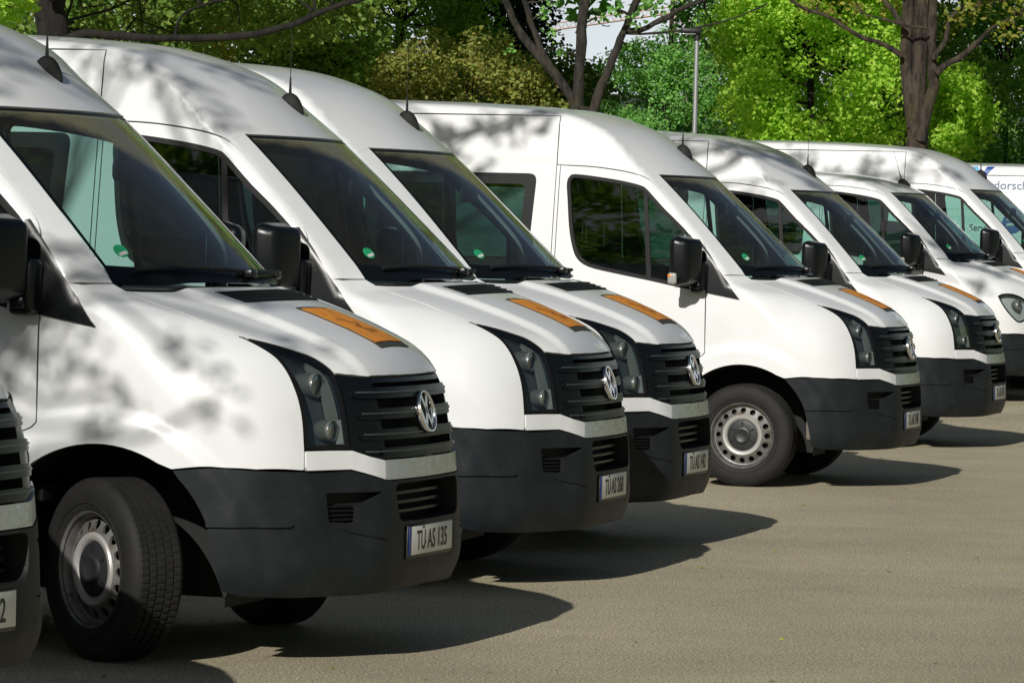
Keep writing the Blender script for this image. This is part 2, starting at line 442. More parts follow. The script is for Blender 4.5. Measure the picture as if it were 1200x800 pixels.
DC_UP = cr([(-1.376, 2.190), (-1.155, 2.183), (-.969, 2.163), (-.821, 2.136), (-.722, 2.095), (-.622, 2.008), (-.521, 1.905), (-.371, 1.755), (-.305, 1.663), (-.285, 1.58), (-.277, 1.45)], 4)
DC_LOW = [(-.275, 1.286), (-.267, .915), (-.285, .895)]
DC_SILL = cr([(-.285, .895), (-.40, .84), (-.53, .71), (-.62, .55), (-.655, .42)], 4)
HOOD_CUT = [(-.002, -.770), (.09, -.757), (.18, -.750), (.33, -.752), (.455, -.727)]
HL_OUT = cr([(.455, -.727, 1.269), (.536, -.723, 1.233), (.607, -.711, 1.189), (.654, -.713, 1.139), (.687, -.718, 1.084), (.713, -.723, 1.023), (.734, -.732, .947), (.748, -.742, .838)], 4)
HL_IN = cr([(.455, -.727, 1.269), (.553, -.673, 1.246), (.644, -.616, 1.217), (.702, -.571, 1.193), (.754, -.547, 1.159), (.786, -.542, 1.128), (.818, -.550, 1.056), (.844, -.557, .973), (.868, -.560, .836)], 4)
LIP = [(.786, -.542, 1.128), (.819, -.497, 1.121), (.852, -.438, 1.116), (.874, -.40, 1.113), (.895, -.285, 1.113), (.908, -.14, 1.112), (.913, 0, 1.112)]
WIN = cr([(-.40, 1.705), (-.50, 1.80), (-.607, 1.893), (-.70, 1.985), (-.742, 2.025), (-.783, 2.050), (-.92, 2.080), (-1.106, 2.106), (-1.26, 2.120), (-1.298, 2.105), (-1.312, 2.06), (-1.299, 1.95), (-1.275, 1.758), (-1.245, 1.63), (-1.205, 1.545), (-1.12, 1.492), (-.945, 1.455), (-.698, 1.412), (-.45, 1.365), (-.36, 1.355), (-.335, 1.40), (-.335, 1.60), (-.36, 1.66)], 3)

def make_wheel(parent, loc, rz, name='wheel'):
    prof = [(.196, .100), (.200, .04), (.200, -.05), (.214, -.082), (.222, -.092), (.229, -.099), (.230, -.105), (.225, -.108), (.217, -.102), (.208, -.084), (.203, -.062), (.197, -.060)]
    w = lathe(name, 'rim_steel', prof, 56, parent); w.location = loc; w.rotation_euler = (0, 0, rz)
    # pierced disc
    R = lambda r, n, ph=0: np.array([(r*math.cos(2*math.pi*k/n+ph), r*math.sin(2*math.pi*k/n+ph)) for k in range(n)])
    loops = [R(.199, 64), R(.143, 48)]+[np.array([.172*math.cos(2*math.pi*k/16), .172*math.sin(2*math.pi*k/16)])+R(.0195, 12) for k in range(16)]
    V, T, bnd = fill(loops, .012); r = np.hypot(V[:, 0], V[:, 1])
    yv = -.060-.030*np.clip((.199-r)/.056, 0, 1)
    idx = sorted({i for e in bnd for i in e}); kk = {v: i for i, v in enumerate(idx)}; n0 = len(V)
    VV = np.vstack([np.stack([V[:, 0], yv, V[:, 1]], 1), np.stack([V[idx, 0], yv[idx], V[idx, 1]], 1), np.stack([V[idx, 0], yv[idx]+.010, V[idx, 1]], 1)])
    FF = [tuple(t) for t in T]+[(n0+kk[j], n0+kk[i], n0+len(idx)+kk[i], n0+len(idx)+kk[j]) for i, j in bnd]
    me = mesh('rim_disc', VV, FF, True); me.set_sharp_from_angle(angle=math.radians(40)); link('rim_disc', me, M['rim_steel'], w)
    lathe('rim_ring', 'ring_steel', [(.146, -.080), (.144, -.090), (.136, -.098), (.122, -.098), (.112, -.092), (.106, -.082)], 56, w)
    cap = lathe('hub_cap', 'hub_plastic', [(.108, -.080), (.104, -.089), (.090, -.092), (.060, -.094), (.056, -.103), (.046, -.106), (.040, -.103), (.001, -.102)], 40, w)
    bm = bmesh.new()
    for k in range(6):
        a = 2*math.pi*k/6+.52; q = bmesh.ops.create_cube(bm, size=1)['verts']
        for v in q:
            p = Vector((v.co.x*.028+.080, v.co.y*.004-.0935, v.co.z*.011)); v.co = Matrix.Rotation(a, 3, 'Y') @ p
    bm_obj('cap_slots', bm, 'matte_black', w, False)
    lathe('brake_drum', 'matte_black', [(.20, .02), (.198, -.028), (.001, -.030)], 32, w)
    ribs = [(.212, .096), (.226, .108), (.250, .116), (.285, .119), (.315, .115), (.335, .106), (.347, .094), (.351, .084)]
    grooves = [.072, .038, .004, -.030, -.064]
    tread = []
    for y0, y1 in ((.084, .058), (.050, .024), (.016, -.016), (-.024, -.050), (-.058, -.084)):
        tread += [(.3535, y0), (.3535, y1), (.3455, y1-.001), (.3455, y1-.007)]
    tread = tread[:-2]
    prof = ribs+tread+[(r_, -y_) for r_, y_ in ribs[::-1]]
    nr = len(ribs); nt = len(tread)
    def mod(k, i):
        if nr <= i < nr+nt and tread[i-nr][0] > .35:
            band = (i-nr)//4; q = (k+2*(band % 2)) % 5
            return -.0035 if q == 0 else 0
        if i in (nr-1, nr+nt): return -.003 if k % 5 == 0 else 0
        return 0
    lathe('tyre', 'tyre_rubber', prof, 390, w, mod)
    lathe('tyre_bead', 'tyre_rubber', [(.262, -.1195), (.259, -.1215), (.255, -.1195)], 60, w)
    return w
def emblem(parent, loc):
    bm = bmesh.new(); R = .086
    ring = [(R*.86, .012), (R*.90, .020), (R*.97, .020), (R, .012), (R*1.0, .0), (R*.86, .0)]
    n = 48; rows = [[bm.verts.new((h, r*math.cos(2*math.pi*k/n), r*math.sin(2*math.pi*k/n))) for r, h in ring] for k in range(n)]
    for k in range(n):
        a, b = rows[k], rows[(k+1) % n]
        for i in range(len(ring)): bm.faces.new((a[i], a[(i+1) % len(ring)], b[(i+1) % len(ring)], b[i]))
    def bar(p, q, w=.11):
        p, q = Vector((0, *p))*R, Vector((0, *q))*R; d = (q-p).normalized(); s = Vector((0, -d.z, d.y))*w*R; p -= d*.03*R; q += d*.03*R
        vs = [bm.verts.new(a+Vector((h, 0, 0))) for h in (.004, .014) for a in (p+s, p-s, q-s, q+s)]
        for f in ((0, 1, 2, 3), (7, 6, 5, 4), (0, 4, 5, 1), (1, 5, 6, 2), (2, 6, 7, 3), (3, 7, 4, 0)): bm.faces.new([vs[i] for i in f])
    for p, q in (((-.38, .80), (0, .10)), ((0, .10), (.38, .80)), ((-.82, .30), (-.42, -.72)), ((-.42, -.72), (0, .02)), ((0, .02), (.42, -.72)), ((.42, -.72), (.82, .30))): bar(p, q)
    o = bm_obj('emblem', bm, 'emblem_chrome', parent); o.location = loc; o.rotation_euler = (0, -.26, 0)
    bm = bmesh.new(); bmesh.ops.create_cone(bm, cap_ends=True, segments=40, radius1=R*.95, radius2=R*.95, depth=.006)
    bmesh.ops.rotate(bm, verts=bm.verts, matrix=Matrix.Rotation(math.pi/2, 3, 'Y')); bm_obj('emblem_backing', bm, 'black_plastic', o)
    return o
def plate(parent, text):
    h = box('licence_plate_holder', 'holder_black', (.990, -.258, .398), (1.002, .258, .530), .004, parent)
    box('licence_plate', 'plate_white', (1.0025, -.227, .412), (1.0055, .252, .524), .001, h)
    box('blue_band', 'plate_blue', (1.0025, -.252, .412), (1.0055, -.2272, .524), .001, h)
    me = text_mesh('plate_lettering', text, .108, .74, .0006, .0012)
    t = link('plate_lettering', me, M['ink'], h)
    t.matrix_local = Matrix(((0, 0, 1, 1.0063), (1, 0, 0, .012), (0, 1, 0, .463), (0, 0, 0, 1)))
    s = bmesh.new(); bmesh.ops.create_circle(s, cap_ends=True, segments=16, radius=.009)
    bmesh.ops.rotate(s, verts=s.verts, matrix=Matrix.Rotation(math.pi/2, 3, 'Y')); so = bm_obj('plate_seal', s, 'strip_end', h, False); so.location = (1.0064, -.068, .455)
    return h

def make_van(name, style='round', roof='hi'):
    global ROOF
    ROOF = roof
    r = empty(name)
    W = 'white_paint'; g = .0034
    ws_top3 = T3(WS_TOP); ws_bot3 = T3(WS_BOT)
    edge_r = T3([(a[0]+(b[0]-a[0])*t, a[1]+(b[1]-a[1])*t) for a, b in [(WS_TOP[0], WS_BOT[0])] for t in np.linspace(0, 1, 12)])
    edge_l = flip(edge_r)
    # windscreen
    ws_out = ws_top3+edge_l[1:-1]+ws_bot3[::-1]+edge_r[1:-1][::-1]
    WSP = Proj('dir', (.72, 0, .69))
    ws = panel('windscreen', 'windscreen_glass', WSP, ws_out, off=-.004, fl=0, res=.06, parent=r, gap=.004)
    uvo = resample(WSP.uv(np.array(ws_out)), .03)
    inn = shrink(uvo, .020)
    panel('windscreen_border', 'black_plastic', WSP, uvo, [inn], off=-.0035, fl=0, res=.03, parent=ws, gap=.005)
    panel('windscreen_base_band', 'black_plastic', WSP, T3([(x+.004, y) for x, y in WS_BOT])+T3([(x-.052, y*.985) for x, y in WS_BOT[::-1]]), off=-.0030, fl=0, res=.03, parent=ws)
    c = np.array(T3([(-.02, -.66)])[0]); a = np.linspace(0, 2*math.pi, 18)[:-1]
    cu = WSP.uv(c[None])[0]; cu[1] += .075
    panel('badge_sticker', 'sticker_green', WSP, np.stack([cu[0]+.033*np.cos(a), cu[1]+.033*np.sin(a)], 1), off=-.001, fl=0, res=.03, parent=ws)
    panel('badge_sticker', 'sticker_white', WSP, np.array([(cu[0]-.022, cu[1]-.022), (cu[0]+.022, cu[1]-.022), (cu[0]+.022, cu[1]-.006), (cu[0]-.022, cu[1]-.006)]), off=.0005, fl=0, res=.03, parent=ws)
    hood_rear = [(.250-.42*y*y, y) for y in np.linspace(-.77, .77, 25)]
    panel('cowl', 'matte_black', TOP, T3([(x+.012, y) for x, y in WS_BOT])+T3(hood_rear)[::-1], off=-.012, fl=0, res=.03, parent=r)
    for pts in ([(.205, -.05), (.150, -.30), (.075, -.50), (-.005, -.68)], [(.185, .62), (.20, .35), (.215, .12), (.21, -.02)]):
        P = np.array(T3([(x if i else x, y) for i, (x, y) in enumerate(cr(pts, 4))])); N = body_N(P); P = P+N*.016
        if pts[0][1] > 0: P[:, 0] -= .42*P[:, 1]**2-.0
        if pts[0][1] > 0: P = np.array(T3([(.205-.42*y*y, y) for y in np.linspace(.66, 0, 9)])); P = P+body_N(P)*.016
        bm = bmesh.new(); tube_bm(bm, P, .009, 6); wo = bm_obj('wiper', bm, 'matte_black', r)
        k = P[0] if pts[0][1] < 0 else P[0]
        bm = bmesh.new(); box_bm(bm, (k[0]-.03, k[1]-.035, k[2]-.02), (k[0]+.03, k[1]+.035, k[2]+.016), .010); bm_obj('wiper_pivot', bm, 'black_plastic', wo)
    # roof
    dc3 = S3(DC_UP); i_top = next(i for i, q in enumerate(DC_UP) if q[1] < 2.093)
    zt = 2.535 if roof == 'hi' else 2.20
    side_r = S3(DC_UP[:i_top])[::-1]+S3([(-1.402, 2.192)])
    if roof == 'hi': side_r += S3([(-1.402, z) for z in np.linspace(2.25, zt, 7)])
    side_r += S3([(x, zt) for x in np.linspace(-1.5, -4.90, 40)])
    roof_out = ws_top3[::-1]+side_r+flip(side_r)[::-1]
    panel('roof', W, TUBE, roof_out, fl=.034, res=.045, parent=r, gap=g)
    def rl(P): return P
    panel('headliner', 'interior', TUBE, T3([(-.62, -.60), (-.62, .60), (-1.5, .62), (-1.5, -.62)]), off=-.05, fl=0, res=.12, parent=r)
    # pillars, doors, sides
    ap = edge_r[1:]+S3([(-.16, 1.45)])+dc3[i_top-1:][::-1]+S3([(-.737, 2.108)])+T3([(-.705, -.722)])
    panel('windscreen_pillar', W, Proj('dir', (.45, -.8, .4)), ap, off=-.0008, fl=.014, res=.03, parent=r, mirror=True, gap=.0015)
    door_out = S3(DC_UP)+S3(DC_LOW)+S3(DC_SILL[1:])+S3([(-1.376, .42)])
    d = panel('front_door', W, SIDE, door_out, [S3(WIN)], fl=.034, res=.04, parent=r, mirror=True, gap=g)
    for k, dd in enumerate(d):
        sy = 1 if k == 0 else -1
        def one(nm, mt, pr, out, holes=(), **kw):
            p = panel(nm, mt, pr, out, holes, parent=dd, mirror=True, **kw)
            bpy.data.objects.remove(p[1 if k == 0 else 0]); return p[k]
        wuv = resample(SIDE.uv(np.array(S3(WIN))), .025)
        one('window_glass', 'side_glass', SIDE, wuv, off=-.012, fl=0, res=.08)
        one('window_seal', 'seal_rubber', SIDE, shrink(wuv, -.008), [shrink(wuv, .018)], off=.003, fl=.016, res=.03)
        one('window_divider', 'seal_rubber', SIDE, S3([(-.765, 2.04), (-.735, 2.02), (-.672, 1.42), (-.705, 1.42)]), off=-.006, fl=.02, res=.04)
        one('door_card', 'interior', SIDE, S3([(-1.33, .5), (-.70, .5), (-.33, 1.0), (-.33, 1.30), (-.70, 1.40), (-.95, 1.445), (-1.12, 1.48), (-1.25, 1.56), (-1.33, 1.6)]), off=-.07, fl=0, res=.10)
        hd = bmesh.new(); box_bm(hd, (-1.33, -1.028, 1.165), (-1.13, -.985, 1.205), .012)
        if sy < 0: bmesh.ops.scale(hd, vec=(1, -1, 1), verts=hd.verts)
        bm_obj('door_handle', hd, 'black_plastic', dd)
    panel('sill_pillar', W, SIDE, S3([(-1.402, 2.192), (-1.376, 2.190), (-1.376, .42), (-1.402, .42)]), fl=.014, res=.05, parent=r, mirror=True, gap=.002)
    cargo = [(-1.402, zt), (-1.402, .42)]+arc_xz(-3.665, .35, .49, 8, 172, 30)+[(-4.90, .42), (-4.90, zt)]
    wh = rounded([(-1.541, 2.128), (-1.575, 1.46), (-2.80, 1.46), (-2.80, 2.128)], .06)
    sp = panel('side_panel', W, SIDE, S3(cargo), [S3(wh)], fl=.014, res=.06, parent=r, mirror=True, gap=g)
    r['plain'] = 0
    for k in (0, 1):
        whu = resample(SIDE.uv(np.array(S3(wh))), .04)
        inn2 = SIDE.uv(np.array(S3(rounded([(-1.622, 2.052), (-1.652, 1.53), (-2.70, 1.53), (-2.70, 2.052)], .05))))
        p = panel('side_window_border', 'black_plastic', SIDE, whu, [inn2], off=-.003, fl=.0, res=.06, parent=sp[k], mirror=True, gap=.002); bpy.data.objects.remove(p[1-k])
        p = panel('side_window_pane', 'dark_glass', SIDE, inn2, off=-.006, fl=0, res=.12, parent=sp[k], mirror=True); bpy.data.objects.remove(p[1-k])
    panel('rocker', 'bumper_plastic', SIDE, S3([(-.66, .415), (-3.17, .415), (-3.17, .27), (-.655, .27)]), fl=.02, res=.1, parent=r, mirror=True)
    panel('rear_door', W, Proj('dir', (-1, 0, 0)), [(-4.9, -.0, .42), (-4.9, -.93, .42), (-4.9, -.84, 2.15), (-4.9, -.0, 2.25)], fl=.014, res=.12, parent=r, mirror=True, gap=.004)
    # fender
    arch = arc_xz(0, .35, .49, 55.5, 186, 30)
    back = [(-.655, .30), (-.655, .42)]+DC_SILL[::-1][1:]+DC_LOW[::-1][1:]+[(-.277, 1.45)]
    seam = S3([(-.20, 1.45), (-.12, 1.45)])+[edge_r[-1]]
    FP = Proj('dir', (.35, -.85, .35))
    bump_top = [(.750, -.745, .757), (.742, -.763, .758), (.605, -.880, .761), (.449, -.949, .770), (.300, -.985, .754)]
    if style == 'round':
        fo = seam+T3(HOOD_CUT)+HL_OUT[1:]+bump_top+S3(arch[1:])+S3(back)
        fh = []
    else:
        fo = seam+T3(HOOD_CUT[:-1])+T3([(.50, -.70), (.62, -.62), (.70, -.575)])+[(.786, -.542, 1.128), (.83, -.55, 1.02), (.872, -.56, .80), (.872, -.56, .70)]+[(.760, -.75, .70), (.605, -.880, .70), (.449, -.949, .70), (.355, -.97, .70)]+S3(arc_xz(0, .35, .49, 45.6, 186, 30)[1:])+S3(back)
        fh = [cr(SPR_HL+[SPR_HL[0]], 4)[:-1]]
    panel('fender', W, FP, fo, fh, fl=.034, res=.022, parent=r, mirror=True, gap=g)
    # bonnet
    hs = T3(HOOD_CUT[::-1])
    if style == 'round': hr = LIP[::-1][1:]+HL_IN[::-1][HL_IN[::-1].index(next(q for q in HL_IN if abs(q[0]-.754) < 1e-6)):]+hs[1:]
    else: hr = LIP[::-1][1:]+T3([(.70, -.575), (.62, -.62), (.50, -.70)])+hs[1:]
    hood_out = T3(hood_rear)[1:-1]+flip(hr)[::-1][:-0 or None]+[LIP[-1]]+hr
    HP = Proj('dir', (.5, 0, .87))
    hood = panel('bonnet', W, HP, hood_out, fl=.034, res=.02, parent=r, gap=.0045)
    vent = cr([(.245-.30*y*y, y) for y in np.linspace(-.44, .30, 8)], 2); vent = T3([(x+.045, y) for x, y in vent])+T3([(x+.175, y*.96) for x, y in vent[::-1]])
    v0 = panel('bonnet_vent', 'matte_black', HP, vent, off=.0015, fl=.006, res=.04, parent=hood)
    for q in range(4):
        vv = [(.245-.30*y*y+.066+.031*q, y) for y in np.linspace(-.43, .285, 12)]
        P = np.array(T3(vv)); P += body_N(P)*.004; bm = bmesh.new(); tube_bm(bm, P, .006, 5); bm_obj('vent_slat', bm, 'bumper_plastic', v0)
    # hazard sheet folded onto the bonnet
    A, B, C, D = [np.array(q) for q in ((.487, -.21), (.512, .050), (.818, .195), (.820, -.130))]
    def quad(s0, s1, m=0):
        e = lambda s, t: (A+(D-A)*s)*(1-t)+(B+(C-B)*s)*t
        return T3([e(s, t) for s, t in [(s0, m), (s0, .5), (s0, 1-m), ((s0+s1)/2, 1-m), (s1, 1-m), (s1, .5), (s1, m), ((s0+s1)/2, m)]])
    hz = panel('hazard_sheet', 'strip_end', HP, quad(0, 1), off=.005, fl=.004, res=.05, parent=hood)
    panel('orange_face', 'orange_sheet', HP, quad(.055, .925, .02), off=.0075, fl=.002, res=.05, parent=hz)
    e2 = lambda s, t: tuple((A+(D-A)*s)*(1-t)+(B+(C-B)*s)*t)
    for pts in ([(.36, .30), (.50, .52), (.52, .46), (.39, .26)], [(.46, .62), (.60, .40), (.64, .43), (.50, .66)], [(.56, .34), (.74, .50), (.72, .56), (.54, .42)], [(.62, .60), (.70, .70), (.76, .62), (.68, .54)]):
        panel('print_stroke', 'faded_print', HP, T3([e2(*q) for q in pts]), off=.0082, fl=.0006, res=.04, parent=hz)
    # grille, trim, bumper
    gl = LIP[:-1]; hin = [q for q in HL_IN if q[2] <= 1.128][1:] if style == 'round' else [(.83, -.55, 1.02), (.868, -.56, .84)]
    hin = [q for q in hin if q[2] < 1.12]
    g_bot = [(.872, -.555, .834), (.915, -.485, .810), (.946, -.408, .795), (.972, -.2, .795), (.98, 0, .795)]
    right = [LIP[-1]]+gl[::-1]+hin+g_bot
    g_out = right+flip(right)[::-1][1:-1]
    gh = [(.9, -.395, 1.092), (.9, .395, 1.092), (.94, .385, .832), (.94, -.385, .832)]
    gr = panel('grille', 'black_plastic', FRONT, g_out, [rounded(gh, .02)], off=-.004, fl=.02, res=.035, parent=r, gap=.003)
    panel('grille_well', 'matte_black', FRONT, rounded(gh, .02), off=-.075, fl=-.07, res=.06, parent=gr)
    for z in (1.052, .972, .892, .826):
        hh = .020 if z > .83 else .013; yy = .515 if z > .83 else .41
        panel('grille_slat', 'black_plastic', FRONT, [(.9, -yy, z-hh), (.9, -.42, z-hh-.002), (.9, .42, z-hh-.002), (.9, yy, z-hh), (.9, yy, z+hh*.6), (.9, .42, z+hh), (.9, -.42, z+hh), (.9, -yy, z+hh*.6)], off=.004, fl=.05, res=.03, parent=gr)
        panel('slat_edge', 'lamp_housing', FRONT, [(.9, -.50, z-.003), (.9, .50, z-.003), (.9, .50, z+.003), (.9, -.50, z+.003)], off=.009, fl=.006, res=.03, parent=gr)
    if style == 'round': emblem(r, (.962, 0, .967))
    tw = [(.750, -.744, .833), (.81, -.65, .834), (.868, -.558, .833), (.915, -.485, .808), (.948, -.408, .792), (.954, -.412, .716), (.905, -.514, .745), (.868, -.568, .760), (.81, -.66, .759), (.753, -.746, .758)]
    if style == 'round':
        panel('bumper_trim', W, CYL, tw, off=.008, fl=.02, res=.025, parent=r, mirror=True, gap=.001)
        panel('chrome_strip', 'reflective_strip', CYL, [(.948, -.407, .792), (.972, -.2, .792), (.98, 0, .792), (.972, .2, .792), (.948, .407, .792), (.954, .410, .716), (.978, .2, .716), (.985, 0, .716), (.978, -.2, .716), (.954, -.410, .716)], off=.010, fl=.02, res=.02, parent=r)
    bt = [(.300, -.985, .752), (.449, -.949, .768), (.605, -.880, .759), (.742, -.763, .756), (.81, -.66, .756), (.868, -.568, .757), (.905, -.514, .742), (.954, -.412, .713), (.978, -.2, .713), (.985, 0, .713)]
    if style != 'round': bt = [(x, y, .695) for x, y, z in bt]; bt[0] = (.37, -.97, .672)
    rear_e = cr(([(.300, -.985, .752)] if style == 'round' else [])+[(.37, -.97, .672), (.43, -.955, .565), (.466, -.936, .411), (.482, -.906, .300)], 3)
    bot = [(.561, -.873, .280), (.70, -.76, .275), (.85, -.55, .275), (.96, -.25, .285), (.98, 0, .29)]
    right = bt[1:][::-1]+rear_e+bot
    b_out = right+flip(right)[::-1][1:-1]
    it = rounded([(.965, -.362, .700), (.965, .362, .700), (.98, .335, .548), (.98, -.335, .548)], .05)
    fg = rounded([(.806, -.678, .672), (.95, -.435, .672), (.894, -.545, .612), (.89, -.554, .552), (.815, -.668, .560)], .012)
    boff = lambda P: .012-.016*_ss(.33, .24, np.abs(P[:, 1]))*_ss(.545, .528, P[:, 2])*_ss(.375, .392, P[:, 2])-.022*_ss(.715, .760, P[:, 2])*_ss(.92, .80, P[:, 0])+.010*_ss(.50, .42, P[:, 2])*_ss(.30, .36, P[:, 2])*_ss(.30, .55, np.abs(P[:, 1]))
    bu = panel('bumper', 'bumper_plastic', CYL, b_out, [it, fg, flip(fg)], off=boff, fl=.03, res=.03, parent=r, gap=.002)
    panel('intake_well', 'matte_black', CYL, it, off=-.10, fl=-.105, res=.06, parent=bu)
    for z in (.585, .622, .659):
        panel('intake_slat', 'black_plastic', CYL, [(.98, -.345, z-.006), (.98, .345, z-.006), (.98, .345, z+.006), (.98, -.345, z+.006)], off=-.045, fl=.03, res=.05, parent=bu)
    fw = panel('fog_well', 'matte_black', CYL, fg, off=-.035, fl=-.045, res=.04, parent=bu, mirror=True)
    for z in (.568, .585, .602, .619):
        panel('fog_slat', 'black_plastic', CYL, [(.815, -.668, z-.004), (.885, -.556, z-.004), (.885, -.556, z+.004), (.815, -.668, z+.004)], off=-.014, fl=.02, res=.03, parent=bu, mirror=True)
    panel('fog_lip', 'bumper_plastic', CYL, [(.818, -.666, .556), (.885, -.560, .540), (.958, -.432, .500), (.955, -.430, .488), (.885, -.564, .515), (.825, -.655, .540)], off=lambda P: .006+.034*_ss(.552, .500, P[:, 2]+.30*np.maximum(P[:, 0]-.83, 0)), fl=.02, res=.012, parent=bu, mirror=True)
    panel('bumper_moulding', 'bumper_plastic', CYL, [(.435, -.954, .566), (.711, -.806, .560), (.722, -.79, .556), (.711, -.806, .546), (.437, -.953, .544)], off=lambda P: .010+.014*_ss(.566, .548, P[:, 2]), fl=.014, res=.012, parent=bu, mirror=True)
    box('plate_bracket', 'bumper_plastic', (.93, -.27, .385), (.990, .27, .540), .012, bu)
    # headlights
    if style == 'round':
        hl = HL_OUT+[(.809, -.650, .836)]+HL_IN[::-1][:-1]; HLP = Proj('dir', (.62, -.62, .45))
    else:
        hl = cr(SPR_HL+[SPR_HL[0]], 4)[:-1]; HLP = Proj('dir', (.62, -.62, .45))
    hb = panel('headlight', 'lamp_housing' if style == 'round' else 'lamp_silver', HLP, hl, off=-.058, fl=-.053, res=.03, parent=r, mirror=True, gap=.003)
    for k in (0, 1):
        p = panel('headlight_lens', 'lamp_glass', HLP, hl, off=-.003, fl=0, res=.04, parent=hb[k], mirror=True, gap=.012); bpy.data.objects.remove(p[1-k])
        p = panel('headlight_rim', 'seal_rubber', HLP, hl, [shrink(resample(HLP.uv(np.array(hl)), .02), .016)], off=-.001, fl=.02, res=.02, parent=hb[k], mirror=True, gap=.003); bpy.data.objects.remove(p[1-k])
        sy = 1 if k == 0 else -1
        for (px, py, pz, rr, ln) in (((.744, -.612, 1.080, .048, .085), (.812, -.612, .908, .041, .06)) if style == 'round' else ((.70, -.745, .99, .06, .05),)):
            po = lathe('lamp_barrel', 'barrel_metal', [(rr*.55, ln+.03), (rr*.95, ln), (rr, ln*.8), (rr, .004), (rr*.96, 0), (rr*.88, .004)], 28, hb[k]); po.location = (px, py*sy, pz); po.rotation_euler = (0, 0, math.radians(78) if sy > 0 else math.radians(102))
            lo = lathe('lamp_bulb_lens', 'reflector', [(rr*.88*math.cos(t), .006-rr*.12*math.sin(t)) for t in np.linspace(0, math.pi/2, 8)], 24, hb[k]); lo.location = po.location; lo.rotation_euler = po.rotation_euler
        if style == 'round':
            p = panel('lamp_inner_wall', 'lamp_smoke', HLP, [(.690, -.585, 1.185), (.742, -.560, 1.150), (.775, -.558, 1.115), (.806, -.566, 1.05), (.832, -.573, .973), (.852, -.578, .875), (.815, -.605, .875), (.790, -.60, .98), (.765, -.59, 1.06), (.725, -.60, 1.13)], off=-.030, fl=.02, res=.03, parent=hb[k], mirror=True); bpy.data.objects.remove(p[1-k])
        p = panel('indicator_lens', 'clear_lens', HLP, [(.838, -.60, .86), (.862, -.568, .86), (.848, -.565, .96), (.826, -.60, .95)], off=-.026, fl=.02, res=.03, parent=hb[k], mirror=True); bpy.data.objects.remove(p[1-k])
    # mirrors
    sail = [(-.035, 1.288), (-.28, 1.330), (-.50, 1.368), (-.52, 1.41), (-.345, 1.42), (-.340, 1.62), (-.365, 1.69), (-.345, 1.69), (-.262, 1.588), (-.15, 1.43)]
    sl = panel('mirror_sail', 'black_plastic', SIDE, S3(sail), off=.012, fl=.016, res=.03, parent=r, mirror=True)
    for k in (0, 1):
        sy = 1 if k == 0 else -1
        def fin(bm):
            if sy < 0: bmesh.ops.scale(bm, vec=(1, -1, 1), verts=bm.verts)
        bm = bmesh.new(); box_bm(bm, (-.440, -1.275, 1.370), (-.300, -1.030, 1.712), .052, 5)
        for v in bm.verts:                                       # taper to the front and lean
            if v.co.x > -.36: v.co.z = 1.54+(v.co.z-1.54)*.92; v.co.y = -1.15+(v.co.y+1.15)*.90
            v.co.x += .035*((v.co.y+1.15)/.12)
        fin(bm); mo = bm_obj('door_mirror', bm, 'black_plastic', r)
        bm = bmesh.new(); box_bm(bm, (-.375, -1.06, 1.325), (-.262, -.945, 1.545), .03, 3); box_bm(bm, (-.345, -1.09, 1.352), (-.285, -1.0, 1.40), .015, 2); fin(bm); bm_obj('mirror_arm', bm, 'black_plastic', mo)
        bm = bmesh.new(); box_bm(bm, (-.4425, -1.245, 1.40), (-.436, -1.065, 1.685), .002, 1); fin(bm); bm_obj('mirror_glass', bm, 'chrome', mo)
        bm = bmesh.new(); box_bm(bm, (-.468, -1.284, 1.385), (-.405, -1.235, 1.462), .016, 3); fin(bm); mi = bm_obj('mirror_indicator', bm, 'clear_lens', mo)
        bm = bmesh.new(); box_bm(bm, (-.470, -1.286, 1.43), (-.43, -1.25, 1.452), .009, 2); fin(bm); bm_obj('indicator_bulb', bm, 'amber_lens', mi)
    # aerial
    P0 = np.array(T3([(-.705, 0.)])[0]); nn = body_N(P0[None])[0]; tt = np.array([nn[2], 0, -nn[0]])
    bm = bmesh.new(); bmesh.ops.create_uvsphere(bm, u_segments=20, v_segments=12, radius=1)
    for v in bm.verts:
        s = v.co.x; wdt = .030*(1-.45*max(s, 0))*(1 if s < 0 else 1-.3*s*s); h = max(v.co.z, -.1)*.052*(1-.35*s)
        q = P0+tt*(s*.073)+np.array([0, 1, 0])*(v.co.y*wdt)+nn*h; v.co = Vector(q)
    an = bm_obj('aerial_base', bm, 'matte_black', r)
    b0 = P0-tt*.045+nn*.035
    if roof == 'hi':
        bm = bmesh.new(); tube_bm(bm, [b0, b0+np.array([0, 0, .09])], [.009, .004], 8); tube_bm(bm, [b0+np.array([0, 0, .08]), b0+np.array([0, 0, .36])], [.0024, .0018], 6)
    else:
        k = np.array([-.30, 0, 1.]); bm = bmesh.new(); tube_bm(bm, [b0, b0+k*.09], [.009, .004], 8); tube_bm(bm, [b0+k*.08, b0+k*.30], [.0026, .002], 6)
    bm_obj('aerial_whip', bm, 'matte_black', an)
    # running gear
    for x, nm in ((0, 'front'), (-3.665, 'rear')):
        for sy in (-1, 1):
            w = make_wheel(r, (x, sy*.835, .3535), 0 if sy < 0 else math.pi)
            w['axle'] = nm
            V = []; F = []; n = 22
            for k in range(n+1):
                a = math.radians(-14+208*k/n)
                px_, pz_ = x+.497*math.cos(a), .35+.497*math.sin(a); yo = min(.955, float(side_w(np.array(px_), np.array(max(pz_, .3))))-.035)
                for yy in (yo, .47): V.append((px_, sy*yy, pz_))
            for k in range(n): F.append((2*k, 2*k+1, 2*k+3, 2*k+2))
            F.append(tuple(2*k+1 for k in range(n+1)))
            link('wheel_arch_liner', mesh('wheel_arch_liner', V, F), M['matte_black'], r)
    box('underbody', 'matte_black', (-4.8, -.46, .26), (.40, .46, .60), .03, r)
